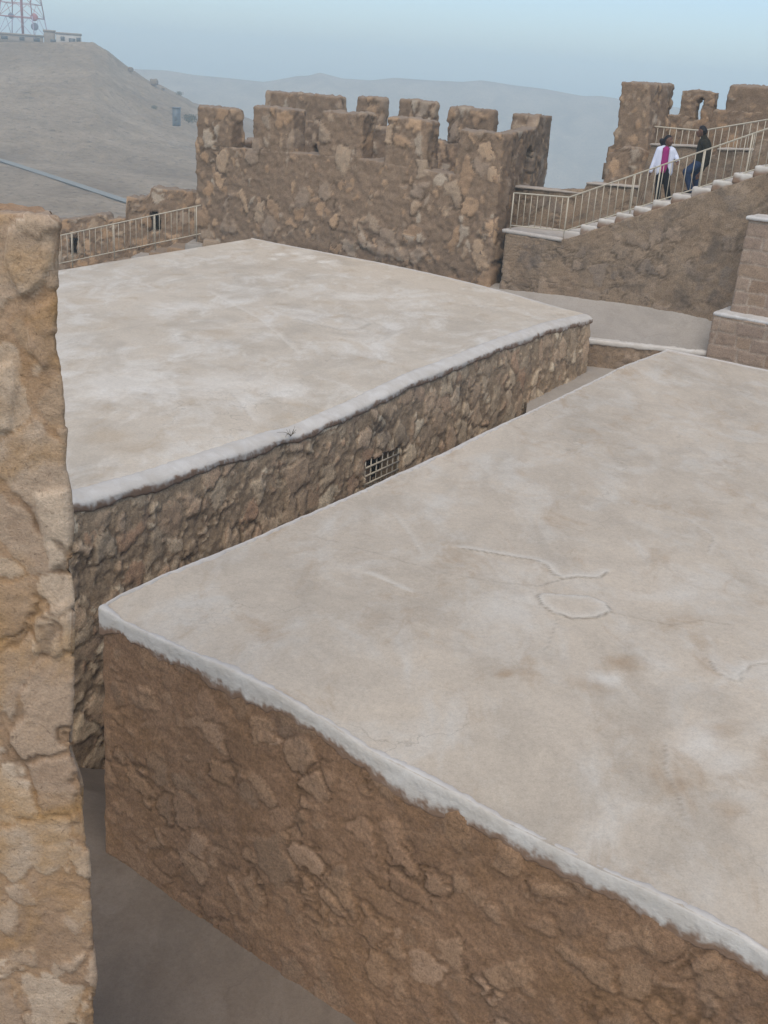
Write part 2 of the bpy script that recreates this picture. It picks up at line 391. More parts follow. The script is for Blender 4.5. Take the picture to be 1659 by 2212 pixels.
def roof_block(name, label, corners, ztop, zbot, edges, res, seed, wall_mats, wall_kw, roof_mat, roof_res, rims, batter, label_wall=None, window=None, feats=None, rise=.0, bow=None, wall_feats=None):
    """flat roofed stone building. corners: four plan points counter-clockwise seen from above; edges[k]: dict(top=fn(s)) height along edge k"""
    C = [np.array(c, float) for c in corners]; n = 4
    base = (sum(C)/4); root = thing(name, label, 'building', (base[0], base[1], zbot))
    def tops(k, s):
        e = edges[k]
        return e(s) if e is not None else np.full_like(np.asarray(s, float), ztop)
    def curve(k, s):
        a, b = C[k], C[(k+1) % 4]; L = np.linalg.norm(b-a); d = (b-a)/L
        o = np.array([d[1], -d[0]]); P = a+np.outer(s, d)
        if bow and k in bow: P = P+np.outer(bow[k](s/L), o)
        return P, o
    for k in range(4):
        if k not in wall_mats: continue
        a, b = C[k], C[(k+1) % 4]; L = np.linalg.norm(b-a)
        r = res[k]; ns = nseg(L, r); nt = nseg(ztop-zbot, r)
        s = np.linspace(0, L, ns+1); t = np.linspace(0, 1, nt+1)
        P, o = curve(k, s); zt = tops(k, s)
        S, TT = np.meshgrid(s, t, indexing='ij')
        lipk = rims.get(k, {}).get('lip'); Z = zbot+TT*(zt[:, None]-(lipk[1]*1.05 if lipk else .03)-zbot)
        # pull the corners in so neighbouring walls meet on a worn, rounded corner
        def onrm(q):
            e = C[(q+1) % 4]-C[q]; e = e/np.linalg.norm(e); return np.array([e[1], -e[0]])
        oa, ob = onrm((k-1) % 4), onrm((k+1) % 4); ma = (o+oa)/(1+o @ oa); mb_ = (o+ob)/(1+o @ ob)
        wa = np.clip(1-S/.5, 0, 1)[..., None]; wb_ = np.clip(1-(L-S)/.5, 0, 1)[..., None]
        XY = P[:, None, :]+(o+(ma-o)*wa+(mb_-o)*wb_)*((1-TT)*batter)[..., None]
        X = np.concatenate([XY, Z[..., None]], -1)
        V = X.reshape(-1, 3)
        mask = None
        if window and window['edge'] == k:
            w = window; Sm = (S[:-1, :-1]+S[1:, 1:])/2; Zm = (Z[:-1, :-1]+Z[1:, 1:])/2
            mask = (Sm > w['s0']) & (Sm < w['s1']) & (Zm > w['z0']) & (Zm < w['z1'])
        if mask is None: f = grid_faces(ns+1, nt+1); extra = None
        else: f, hole = grid_faces(ns+1, nt+1, mask=mask); extra = hole
        on3 = np.array([o[0], o[1], 0])
        ce = np.minimum(S, L-S).ravel()
        lk = np.clip(ce/.10, 0, 1)*np.clip(((np.repeat(zt, nt+1)-V[:, 2])-.10)/.28, .08, 1)
        V2, at = rough(V, grid_faces(ns+1, nt+1), seed=seed+k, lock=lk, **wall_kw[k])
        if wall_feats and k in wall_feats: wall_feats[k](V2, at, on3)
        wob_ = .028*fbm(np.stack([V[:, 2]*5, V[:, 2]*0+seed, V[:, 2]*0], 1), 3, 77)
        for sd_e, m_ in ((S.ravel(), ma), (L-S.ravel(), mb_)):
            q = np.clip(1-sd_e/.09, 0, 1); V2[:, :2] -= m_*(q**2*(.03+wob_))[:, None]
        # corner lock: ends keep to the shared corner line
        if extra is not None:
            used, cnt = np.unique(extra, return_counts=True)
            V3 = V2.copy(); idx = {int(u): len(V2)+i for i, u in enumerate(used)}
            back = V2[used]-on3*.42
            rm = np.vectorize(idx.get)(extra)
            ed = {}
            for q in extra:
                for i in range(4):
                    e = (int(q[i]), int(q[(i+1) % 4]))
                    if (e[1], e[0]) in ed: del ed[(e[1], e[0])]
                    else: ed[e] = 1
            sides = [[e[0], e[1], idx[e[1]], idx[e[0]]] for e in ed]
            f = np.concatenate([f, rm, np.array(sides)])
            V2 = np.concatenate([V2, back]); at = {q: np.concatenate([v, v[used]]) for q, v in at.items()}
        w = mk('wall', V2, f, wall_mats[k], root, at)
    # roof sheet
    L0 = (np.linalg.norm(C[1]-C[0])+np.linalg.norm(C[2]-C[3]))/2; L1 = (np.linalg.norm(C[3]-C[0])+np.linalg.norm(C[2]-C[1]))/2
    nu, nv = nseg(L0, roof_res), nseg(L1, roof_res)
    U, W = np.meshgrid(np.linspace(0, 1, nu+1), np.linspace(0, 1, nv+1), indexing='ij'); U = U[..., None]; W = W[..., None]
    XY = (1-U)*(1-W)*C[0]+U*(1-W)*C[1]+U*W*C[2]+(1-U)*W*C[3]
    if bow:
        for k in bow:
            a, b = C[k], C[(k+1) % 4]; d = (b-a)/np.linalg.norm(b-a); o = np.array([d[1], -d[0]])
            if k == 2: XY = XY+o*(bow[k](1-U)*W)
            if k == 1: XY = XY+o*(bow[k](W)*U)
    XY = XY.reshape(-1, 2)
    z = np.full(len(XY), ztop); dmin = np.full(len(XY), 99.)
    for k in range(4):
        a, b = C[k], C[(k+1) % 4]; L = np.linalg.norm(b-a); d = (b-a)/L; o = np.array([d[1], -d[0]])
        s = (XY-a) @ d; dist = -((XY-a) @ o); dmin = np.minimum(dmin, dist)
        z += (tops(k, np.clip(s, 0, L))-ztop)*np.exp(-(np.maximum(dist, 0)/.9)**1.5)
        lipk = rims.get(k, {}).get('lip')
        if lipk: q_ = np.clip(1-np.maximum(dist, 0)/(lipk[0]*1.15), 0, 1); z -= lipk[1]*1.25*q_
    V = np.concatenate([XY, z[:, None]], 1)
    V[:, 2] += .022*chunked(fbm, V*.8, 4, seed+20)*np.clip(dmin/.6, 0, 1) + .006*chunked(fbm, V*4., 3, seed+21) + rise*np.clip(dmin/3., 0, 1)
    at = {q: np.zeros(len(V)) for q in ('white', 'stain', 'crack')}
    if feats: feats(V, at)
    mk('roof', V, grid_faces(nu+1, nv+1), roof_mat, root, at)
    # whitewashed rims: rounded bands over the roof edges
    for k, rm in rims.items():
        a, b = C[k], C[(k+1) % 4]; L = np.linalg.norm(b-a); r = rm['res']; ns = nseg(L, r)
        s = np.linspace(0, L, ns+1); P, o = curve(k, s); zt = tops(k, s)
        q3 = np.stack([s, s*0+seed+k, s*0], 1)
        n1 = fbm(q3*1.1, 4, 11); n2 = fbm(q3*3.5, 4, 12); n3 = fbm(q3*14, 3, 13)
        win = rm['win']*(1+.6*n1+.5*n2)+.03*n3
        drop = rm['drop']*(1+.5*n1+.45*n2)+.03*n3
        drop = np.maximum(drop, .03)
        up = rm.get('up', .02)
        fl = rm.get('face', .011); lip = rm.get('lip')
        prof = [(-1.0, -.02), (-.86, .003), (-.6, up*.75+.003), (-.3, up+.002), (-.08, up*.6)]
        rows = []
        for w_, h_ in prof: rows.append((w_*win, np.full_like(s, h_), 1 if w_ < -.7 else (.6 if w_ < -.5 else .1), 0))
        if lip:
            rows = [(-lip[0]*1.25+.03*n3, np.full_like(s, -.01), 1, 0), (-lip[0]*1.05+.03*n3, np.full_like(s, .006), .7, 0)]
            for th in np.linspace(.08, 1.5, 9):
                rows.append((-lip[0]+(lip[0]+fl)*math.sin(th)+0*s, .012-lip[1]*(1-math.cos(th))*(1+.25*n1+.2*n2), 0, max(0, th-.75)/.8*.75))
            rows += [(fl*.9+0*s, -lip[1]*(1.05+.25*n1+.2*n2)-.4*drop, 0, .95), (fl*.4+0*s, -lip[1]*(1.05+.25*n1+.2*n2)-.5*drop, 0, 1.05), (-.05+0*s, -lip[1]*(1.05+.25*n1+.2*n2)-.5*drop-.01, 0, 1.05)]
        else: rows += [(np.full_like(s, fl*.35), np.full_like(s, -.008), 0, 0), (np.full_like(s, fl*.8), np.full_like(s, -.028), 0, 0)]
        for q_ in (() if lip else np.linspace(.15, 1.0, 8)): rows.append((fl+.003*n3+0*s, -.03-q_*drop, 0, q_))
        if not lip: rows += [(fl*.3+0*s, -.035-1.04*drop, 0, 1.05), (-.04+0*s, -.04-1.06*drop, 0, 1.05)]
        # refine between profile rows
        O = np.array([x[0] for x in rows]); H = np.array([x[1]+0*s for x in rows]); fd = np.array([x[2] for x in rows], float); un = np.array([x[3] for x in rows], float)
        tt = np.linspace(0, len(rows)-1, (len(rows)-1)*3+1); i0 = np.minimum(tt.astype(int), len(rows)-2); fr = tt-i0
        O = O[i0]*(1-fr)[:, None]+O[i0+1]*fr[:, None]; H = H[i0]*(1-fr)[:, None]+H[i0+1]*fr[:, None]
        fd = fd[i0]*(1-fr)+fd[i0+1]*fr; un = un[i0]*(1-fr)+un[i0+1]*fr
        e0 = np.clip(s/.10, 0, 1); e1 = np.clip((L-s)/.10, 0, 1)
        X = P[None]+o*O[..., None]; Zz = zt[None]+H
        V = np.concatenate([X, Zz[..., None]], -1).reshape(-1, 3)
        f = grid_faces(len(tt), ns+1)
        N = normals(V, f)
        V = V+N*(.005*chunked(fbm, V*4, 3, 15)+.003*chunked(fbm, V*28, 3, 16))[:, None]
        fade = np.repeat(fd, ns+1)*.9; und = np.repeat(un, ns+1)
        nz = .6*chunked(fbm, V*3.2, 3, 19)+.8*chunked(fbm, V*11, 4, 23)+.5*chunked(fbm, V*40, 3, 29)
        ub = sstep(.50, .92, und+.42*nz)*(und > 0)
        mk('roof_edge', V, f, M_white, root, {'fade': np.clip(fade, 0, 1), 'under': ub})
    return root

# ------------------------------------------------------------------ roof features drawn on plan
def sd_poly(XY, pts):
    d = np.full(len(XY), 9.); side = np.zeros(len(XY))
    for a, b in zip(pts[:-1], pts[1:]):
        a = np.array(a); b = np.array(b); ab = b-a
        t = np.clip(((XY-a) @ ab)/(ab @ ab), 0, 1); q = XY-(a+t[:, None]*ab); dd = np.linalg.norm(q, axis=1)
        sg = np.sign(ab[0]*(XY[:, 1]-a[1])-ab[1]*(XY[:, 0]-a[0]))
        nb = dd < d; d = np.where(nb, dd, d); side = np.where(nb, sg, side)
    return d, side
def inside(XY, pts):
    c = np.zeros(len(XY), bool); n = len(pts)
    for i in range(n):
        x1, y1 = pts[i]; x2, y2 = pts[(i+1) % n]
        k = ((y1 > XY[:, 1]) != (y2 > XY[:, 1])) & (XY[:, 0] < (x2-x1)*(XY[:, 1]-y1)/((y2-y1) or 1e-9)+x1)
        c ^= k
    return c
def plan(picks, z): return [tuple(atz(u, v, z)[:2]) for u, v in picks]
def wob(V, s, amp=.03): return amp*np.stack([chunked(fbm, V*4, 3, s), chunked(fbm, V*4, 3, s+9)], 1)
def step_line(V, at, picks, z, h, width=.012, white=0., wdist=.12, crack=.8, side=1):
    pl = plan(picks, z); XY = V[:, :2]+wob(V, 71, .02)
    lo = np.array(pl).min(0)-.5; hi = np.array(pl).max(0)+.5
    k = np.where(((XY > lo) & (XY < hi)).all(1))[0]; d, sg = sd_poly(XY[k], pl); sg = sg*side
    V[k, 2] += h*np.where(sg > 0, np.exp(-d/.16), 0)
    at['crack'][k] = np.maximum(at['crack'][k], crack*np.exp(-(d/width)**2))
    if white: at['white'][k] = np.maximum(at['white'][k], white*np.where(sg > 0, np.clip(1-d/wdist, 0, 1), 0))
def patch(V, at, key, u, v, z, ru, rv, amt, seed):
    c = np.array(plan([(u, v)], z)[0]); e = np.array(plan([(u+ru, v)], z)[0])-c; g = np.array(plan([(u, v-rv)], z)[0])-c
    A = np.linalg.inv(np.array([e, g]).T); q = (V[:, :2]-c) @ A.T; r = np.linalg.norm(q, axis=1)
    k = np.where(r < 2.2)[0]
    w = np.clip(1.3-r[k]+.9*chunked(fbm, V[k]*5, 5, seed), 0, 1)*amt
    at[key][k] = np.maximum(at[key][k], np.minimum(w, amt))
def feats1(V, at):
    z = 2.7
    step_line(V, at, [(1000, 1186), (1050, 1196), (1100, 1203), (1150, 1209), (1178, 1222), (1195, 1240), (1215, 1251), (1250, 1246), (1290, 1249), (1314, 1238)], z, .012, .014, .75, .13, .75)
    step_line(V, at, [(1215, 1251), (1190, 1258), (1168, 1266)], z, .004, .012, 0, .1, .6)
    step_line(V, at, [(650, 1145), (800, 1190), (950, 1236), (1060, 1258), (1168, 1266)], z, .0, .010, 0, .1, .28)
    step_line(V, at, [(795, 1241), (830, 1256), (878, 1277)], z, .006, .01, .7, .10, .3)
    oval = [(1160, 1290), (1170, 1308), (1195, 1325), (1240, 1338), (1290, 1335), (1320, 1320), (1310, 1303), (1280, 1290), (1220, 1286), (1170, 1283), (1160, 1290)]
    pl = plan(oval, z); XY = V[:, :2]+wob(V, 55, .012); lo = np.array(pl).min(0)-.4; hi = np.array(pl).max(0)+.4
    k = np.where(((XY > lo) & (XY < hi)).all(1))[0]; d, _ = sd_poly(XY[k], pl); ins = inside(XY[k], pl)
    V[k, 2] += np.where(ins, .012, 0)
    front = np.where(np.linalg.norm(XY[k], axis=1) < np.linalg.norm(np.mean(pl, axis=0))+.12, 1., .15)
    at['crack'][k] = np.maximum(at['crack'][k], .85*np.exp(-(d/.014)**2)*front)
    at['white'][k] = np.maximum(at['white'][k], np.where(ins, .85*np.exp(-d/.06), 0))
    step_line(V, at, [(1320, 1320), (1380, 1335), (1450, 1349), (1520, 1341), (1580, 1350)], z, .005, .014, 0, .1, .4)
    step_line(V, at, [(1659, 1435), (1622, 1440), (1605, 1455), (1600, 1473), (1580, 1470), (1545, 1450), (1535, 1430)], z, .010, .012, .5, .1, .5, -1)
    step_line(V, at, [(1205, 1338), (1195, 1370), (1170, 1410)], z, .002, .008, 0, .1, .35)
    step_line(V, at, [(1435, 1600), (1440, 1655), (1468, 1715), (1480, 1760)], z, .003, .008, .3, .1, .45)
    step_line(V, at, [(1480, 1120), (1540, 1160), (1530, 1195)], z, .003, .008, .3, .1, .4)
    step_line(V, at, [(850, 1110), (880, 1150), (905, 1190)], z, .004, .01, .4, .1, .2)
    patch(V, at, 'white', 1310, 1465, z, 42, 16, .75, 31); patch(V, at, 'white', 1515, 1600, z, 50, 40, .7, 32)
    patch(V, at, 'white', 1560, 1640, z, 60, 25, .55, 33); patch(V, at, 'white', 1430, 1285, z, 70, 12, .35, 34)
    patch(V, at, 'stain', 1340, 1430, z, 52, 24, .65, 35); patch(V, at, 'stain', 1086, 1456, z, 22, 9, .6, 36)
    patch(V, at, 'stain', 1270, 1480, z, 50, 22, .35, 37); patch(V, at, 'stain', 1560, 1570, z, 40, 18, .5, 38); patch(V, at, 'stain', 1470, 1690, z, 30, 18, .45, 39)
    patch(V, at, 'stain', 1580, 1750, z, 40, 30, .5, 40)
def feats2(V, at):
    z = 2.7
    for u, v, a, b in ((602, 550, 20, 4), (640, 548, 16, 3), (668, 556, 22, 4), (590, 560, 12, 3), (700, 566, 18, 3)): patch(V, at, 'white', u, v, z, a, b, .8, int(u))
    step_line(V, at, [(640, 690), (690, 703), (735, 715), (775, 712), (800, 700)], z, .012, .05, .3, .3, .35)
    patch(V, at, 'stain', 313, 853, z, 6, 3, .8, 3); patch(V, at, 'stain', 230, 940, z, 50, 16, .45, 4); patch(V, at, 'stain', 300, 960, z, 70, 12, .35, 5)
    patch(V, at, 'stain', 460, 720, z, 50, 8, .45, 6); patch(V, at, 'stain', 170, 650, z, 50, 10, .35, 7)
    for u, v, a, b in ((260, 830, 120, 40), (480, 830, 90, 25), (620, 840, 70, 20), (400, 660, 60, 10), (760, 640, 60, 8)): patch(V, at, 'white', u, v, z, a, b, .5, int(u)+3)
    step_line(V, at, [(450, 630), (560, 690), (640, 760)], z, .003, .02, .35, .2, .1)
    step_line(V, at, [(500, 850), (545, 895)], z, .003, .02, .4, .2, .15)

# ------------------------------------------------------------------ near building
def front_stones(V, at, on3):
    A3, D3 = np.array([-2.51, 8.68]), np.array([2.45, 5.07]); d = (D3-A3)/np.linalg.norm(D3-A3)
    q0 = np.stack([(V[:, :2]-A3) @ d, V[:, 2]], 1); q_ = q0+.02*np.stack([chunked(fbm, V*7, 3, 5), chunked(fbm, V*7, 3, 6)], 1)
    for poly, rv, up_ in (([(960, 1754), (990, 1744), (1014, 1769), (1022, 1829), (990, 1839), (964, 1804)], .80, .012), ([(1090, 1824), (1130, 1839), (1130, 1884), (1104, 1899), (1060, 1869)], .86, .016),
                         ([(1494, 2084), (1520, 2054), (1580, 2079), (1594, 2149), (1564, 2159), (1504, 2124)], .84, .014), ([(1150, 1904), (1230, 1909), (1250, 1934), (1180, 1939)], .66, .01),
                         ([(1360, 2004), (1405, 1994), (1420, 2054), (1370, 2049)], .72, .01), ([(902, 1729), (937, 1731), (934, 1749), (904, 1749)], .92, .006), ([(297, 1478), (332, 1486), (351, 1537), (312, 1529)], .66, .012),
                         ([(540, 1540), (590, 1556), (600, 1600), (550, 1610)], .62, .01), ([(700, 1880), (770, 1900), (760, 1960), (710, 1950)], .6, .012), ([(1040, 2090), (1130, 2060), (1170, 2110), (1080, 2150)], .64, .01)):
        pp = [on2(u, v, A3, D3) for u, v in poly]; ok = inside(q_, pp); kx = np.where(ok)[0]
        if not len(kx): continue
        dd_ = np.zeros(len(V)); dd_[kx], _ = sd_poly(q_[kx], pp+[pp[0]]); m_ = sstep(.0, .022, dd_)*ok
        at['stone'][:] = np.maximum(at['stone'], m_); at['rnd'][:] = np.where(m_ > .1, rv, at['rnd']); V += on3*(m_*up_)[:, None]
A_, B_, D_ = np.array([-2.51, 8.68]), np.array([5.31, 21.01]), np.array([2.45, 5.07])
dA = (D_-A_)/np.linalg.norm(D_-A_); C1 = A_+dA*9.2; C2 = B_+dA*9.0
front_top = interp_picks([(215, 1310), (280, 1350), (400, 1405), (500, 1447), (600, 1497), (700, 1555), (800, 1622), (900, 1672), (1000, 1722), (1100, 1780), (1200, 1830), (1300, 1880), (1400, 1922), (1500, 1972), (1600, 2022), (1659, 2060)], A_, D_)
left_top = interp_picks([(215, 1310), (262, 1281), (350, 1240), (450, 1200), (550, 1160), (650, 1115), (750, 1072), (850, 1025), (950, 980), (1050, 930), (1150, 885), (1250, 837), (1350, 788), (1440, 755)], A_, B_)
LAB = np.linalg.norm(B_-A_)
near = roof_block('stone_building', 'brown rubble building in the foreground with a large cracked plaster roof and thick white edge', [A_, C1, C2, B_], 2.7, -1.4,
    {0: (lambda s: np.where(s < 6.2, front_top(s), 2.68)), 1: None, 2: None, 3: (lambda s: left_top(LAB-s)-.02)},
    {0: .02, 1: .2, 2: .12, 3: .05}, 100, {0: M_front, 1: M_front, 2: M_front, 3: M_front},
    {k: dict(size=.34, cover=.55, hs=.016, hm=.014, fine=.006, ed=.05, ew=.12, warp=.42, zs=1.15, small=.3, sm=1.3) for k in range(4)}, M_roof, .026,
    {0: dict(win=.05, drop=.17, res=.014, up=.002), 3: dict(win=.055, drop=.10, res=.03, up=.02), 2: dict(win=.06, drop=.1, res=.06, up=.015)}, .07, feats=feats1, wall_feats={0: front_stones})

# ------------------------------------------------------------------ far building
N1, N2 = np.array([-3.49, 11.15]), np.array([4.26, 23.76]); K_ = np.array([-4.37, 31.99]); L_ = np.array([-7.86, 24.81])
dn = (N2-N1)/np.linalg.norm(N2-N1); N0 = N1-dn*3.2
dl = (K_-L_)/np.linalg.norm(K_-L_); L0_ = L_-dl*11.0
near2 = interp_picks([(155, 1074), (200, 1066), (330, 1030), (450, 990), (600, 940), (640, 933), (760, 880), (900, 813), (1000, 774), (1100, 734), (1200, 700), (1278, 682)], N0, N2)
LN = np.linalg.norm(N2-N0); LL = np.linalg.norm(K_-L0_)
left2 = interp_picks([(122, 585), (200, 565), (300, 548), (400, 533), (470, 523), (545, 515)], L0_, K_)
def edge_n(s): return np.where(s < 3.0, near2(3.2), near2(s))
LK = np.linalg.norm(K_-N2)
bw = {1: lambda t: .72*np.sin(np.pi*np.clip(t, 0, 1))**1.2*(1.25-.7*t)}
ww = [on2(u, v, N0, N2) for u, v in ((785, 995), (858, 968), (858, 1025), (785, 1058))]
win = dict(edge=0, s0=ww[0][0]-.02, s1=ww[1][0]+.02, z0=.95, z1=1.63)
far = roof_block('stone_building', 'long building behind the alley with whitish plaster roof and one barred window', [N0, N2, K_, L0_], 2.7, -1.7,
    {0: edge_n, 1: None, 2: None, 3: (lambda s: np.where(s < 8, left2(LL-s), 2.7))},
    {0: .032, 1: .06, 2: .1, 3: .2}, 200, {0: M_alley, 1: M_alley, 2: M_alley, 3: M_alley},
    {k: dict(size=.36, cover=.72, hs=.04, hm=.022, fine=.014, ed=.03, ew=.10, warp=.42, zs=.95, small=.5, sm=.8) for k in range(4)}, M_roof2, .05,
    {0: dict(win=.24, drop=.12, res=.025, up=.015, face=.035, lip=(.21, .11)), 1: dict(win=.10, drop=.07, res=.06, up=.015)}, .18, feats=feats2, window=win, bow=bw)
# barred window of the far building
d3 = np.array([dn[0], dn[1], 0]); o3 = np.array([dn[1], -dn[0], 0])
wroot_pos = np.array([N0[0], N0[1], 0])
def wp(s, z, o): return wroot_pos+d3*s+o3*o+np.array([0, 0, z])
Ws, We = win['s0'], win['s1']
bk = hexa(box8(wp(Ws-.06, 0, -.36)[:2], d3[:2]*(We-Ws+.12), o3[:2]*.02, .9, 1.70), [1, 1, 1], .004); wfr = mk('window', bk[0], bk[1], M_dark, far)  # dark sheet standing in for the shade inside the window opening
for s_ in (Ws, We-.03):
    V, f = hexa(box8(wp(s_, 0, .0)[:2], d3[:2]*.03, o3[:2]*.03, .98, 1.62), [1, 1, 4], .004); mk('frame', V, f, M_rail, wfr)
for i in range(7):
    s_ = Ws+.03+(We-Ws-.06)*i/6
    V, f = tube([wp(s_, .97, .035), wp(s_, 1.64, .035)], .011, 6); mk('bar', V, f, M_rail, wfr)
for z_ in (1.10, 1.24, 1.38, 1.52):
    V, f = hexa(box8(wp(Ws, 0, .045)[:2], d3[:2]*(We-Ws), o3[:2]*.012, z_-.017, z_+.017), [1, 1, 1], .003); mk('bar', V, f, M_rail, wfr)
# dry weed on the rim
wpos = hit(628, 938, np.array([N0[0], N0[1], 0])+o3*.06, o3)
vs = []
for k in range(9):
    t = np.linspace(0, 1, 6); ang = random.uniform(0, 6.28); L = random.uniform(.10, .22)
    d = np.array([math.cos(ang)*.5, math.sin(ang)*.5, .75]); b = rng.normal(0, .35, 3)
    vs.append(tube(wpos+np.array([0, 0, -.03])+np.outer(t*L, d)+np.outer(t*t*L*.8, b), np.linspace(.006, .002, 6), 4))
V, f = join(vs); tag(mk('dry_weed', V, f, simple('dry_stalk', (.16, .13, .09), .9, .1)), 'small dry weed growing from the white roof edge above the barred window', 'weed')

# ------------------------------------------------------------------ left foreground wall end
PY = 5.45
pk = [(60, 447), (100, 455), (125, 478), (132, 492), (130, 515), (122, 555), (119, 600), (123, 650), (122, 682), (118, 705), (124, 760), (132, 800), (138, 880), (140, 950), (137, 1000), (146, 1040), (152, 1078), (157, 1150), (153, 1230), (160, 1290), (158, 1430), (154, 1530), (153, 1620), (163, 1665), (175, 1705), (180, 1790), (188, 1850), (192, 1920), (197, 2040), (204, 2110), (200, 2160), (203, 2212)]
q = np.array([hit(u, v, (0, PY, 0), np.array([0, 1., 0])) for u, v in pk]); zt = q[0, 2]
zs = np.concatenate([q[::-1, 2], ]); xs = q[::-1, 0]; zt -= .05
pr = thing('wall_pier', 'ragged pale stone and ochre mortar wall end along the left edge', 'wall', (-2.2, PY, -.05))
nz = nseg(zt+.05, .016); nx = nseg(1.3, .016); zz = np.linspace(-.05, zt, nz+1)
xr = np.interp(zz, zs, xs); xr[zz < zs[0]] = xs[0]
TW = 1.3
ncol = nx+1+40
cols = []
w = np.linspace(0, 1, nx+1); dep = np.linspace(.03, 1, 40)
X = np.zeros((nz+1, ncol, 3))
for i in range(nz+1):
    x0, x1 = xr[i]-TW, xr[i]; topk = np.clip((zt-zz[i])/.05, 0, 1)
    X[i, :nx+1, 0] = x0+(x1-x0)*w; X[i, :nx+1, 1] = PY+.0+(w-1)*.10+.05*(1-w)
    X[i, nx+1:, 0] = x1-dep*.22; X[i, nx+1:, 1] = PY+dep*.45
    X[i, :, 2] = zz[i]
Vf = X.reshape(-1, 3); ff = grid_faces(nz+1, ncol)[:, ::-1]
# top cap
nd = 24; tp = np.zeros((nx+1, nd+1, 3)); dd = np.linspace(0, 1, nd+1)
for i in range(nx+1):
    a = X[nz, i]; tp[i, :, 0] = a[0]-dd*.22; tp[i, :, 1] = a[1]+dd*.45; tp[i, :, 2] = zt
V, f = join([(Vf, ff), (tp.reshape(-1, 3), grid_faces(nx+1, nd+1))]); V, f = weld(V, f, 1e-4)
Nn = normals(V, f); 
if Nn[np.argmax(V[:, 2]), 2] < 0 and Nn[:, 1].mean() > 0: f = f[:, ::-1]
kk = np.clip((zt-V[:, 2])/.03, 0, 1)
V, at = rough(V, f, size=.42, cover=.88, seed=910, hs=.021, hm=.010, fine=.007, ed=.03, ew=.045, warp=.40, zs=.78, small=.3, sm=.8)
for poly, rv, up_ in (([(12, 560), (20, 500), (60, 450), (100, 452), (132, 492), (122, 570), (104, 606), (50, 650), (24, 600)], .93, .035), ([(-30, 800), (30, 775), (44, 830), (30, 930), (-30, 940)], .8, .03),
                     ([(62, 660), (120, 640), (124, 760), (100, 800), (60, 760)], .45, .02), ([(70, 1060), (145, 1050), (158, 1150), (150, 1240), (110, 1230), (85, 1120)], .75, .025), ([(75, 1330), (155, 1290), (160, 1400), (120, 1420), (70, 1410)], .88, .025)):
    pp = np.array([hit(u, v, (0, PY, 0), np.array([0, 1., 0]))[[0, 2]] for u, v in poly]); q_ = V[:, [0, 2]]+.012*np.stack([chunked(fbm, V*9, 3, 5), chunked(fbm, V*9, 3, 6)], 1)
    ok = (V[:, 1] < PY+.12) & inside(q_, pp); dd_ = np.full(len(V), 0.); kx = np.where(ok)[0]; dd_[kx], _ = sd_poly(q_[kx], [tuple(x) for x in pp]+[tuple(pp[0])])
    m_ = sstep(.0, .022, dd_)*ok; at['stone'] = np.maximum(at['stone'], m_); at['rnd'] = np.where(m_ > .1, rv, at['rnd']); V = V+np.array([0, -1., 0])*(m_*up_)[:, None]
mk('wall_face', V, f, M_pier, pr, at)

# ------------------------------------------------------------------ battlemented tower
tw = thing('battlement_tower', 'square stone tower with square merlons rising behind the whitish roof', 'tower', tuple(G(-5.7, 2, 1.9)))
KT = dict(size=.52, cover=.46, hs=.05, hm=.045, fine=.018, ed=.06, ew=.10, warp=.40, zs=.85, small=.3)
def stone_box(name, c, mat, parent, res=.045, r=.05, kw=KT, seed=300):
    V, f = hexa(c, boxn(c, res), r); V, at = rough(V, f, seed=seed, **kw); return mk(name, V, f, mat, parent, at)
def panel(name, p0, p1, th, zb, top, mat, parent, res=.05, kw=KT, seed=300, holes=(), post=None):
    """wall slab from plan point p0 to p1, thickness vector th (plan); top = fn(s); holes = fn(S,Z)->mask"""
    p0 = np.array(p0[:2], float); p1 = np.array(p1[:2], float); th = np.array(th[:2], float)
    L = np.linalg.norm(p1-p0); d = (p1-p0)/L; ns = nseg(L, res); s = np.linspace(0, L, ns+1); zt = top(s)
    nt = nseg(zt.max()-zb, res); t = np.linspace(0, 1, nt+1)
    S, TT = np.meshgrid(s, t, indexing='ij'); Z = zb+TT*(zt[:, None]-zb)
    mask = np.zeros((ns, nt), bool)
    Sm = (S[:-1, :-1]+S[1:, 1:])/2; Zm = (Z[:-1, :-1]+Z[1:, 1:])/2
    for h in holes: mask |= h(Sm, Zm)
    XY = p0+S[..., None]*d
    nf = (ns+1)*(nt+1)
    nl = max(2, nseg(np.linalg.norm(th), res*2))
    layers = [np.concatenate([XY+th*(k/nl), Z[..., None]], -1).reshape(-1, 3) for k in range(nl+1)]
    V = np.concatenate(layers)
    keep, hole = grid_faces(ns+1, nt+1, mask=mask)
    front = keep; back = keep[:, ::-1]+nf*nl
    ed = {}
    for q in keep:
        for i in range(4):
            e = (int(q[i]), int(q[(i+1) % 4]))
            if (e[1], e[0]) in ed: del ed[(e[1], e[0])]
            else: ed[e] = 1
    E = np.array(list(ed.keys()))
    sides = [np.stack([E[:, 1]+nf*k, E[:, 0]+nf*k, E[:, 0]+nf*(k+1), E[:, 1]+nf*(k+1)], 1) for k in range(nl)]
    f = np.concatenate([front, back]+sides)
    used = np.unique(f); mp = np.zeros(len(V), np.int64); mp[used] = np.arange(len(used)); V = V[used]; f = mp[f]
    # outward test
    N = normals(V, f); c = V.mean(0)
    if ((V-c)*N).sum() < 0: f = f[:, ::-1]
    V, at = rough(V, f, seed=seed, **kw)
    if post: post(V, at)
    return mk(name, V, f, mat, parent, at)
def arch_hole(s0, s1, z0, z1):
    r = (s1-s0)/2; c = (s0+s1)/2
    return lambda S, Z: (S > s0) & (S < s1) & (Z > z0) & ((Z < z1-r) | ((S-c)**2+(Z-(z1-r))**2 < r*r))
FT = .62
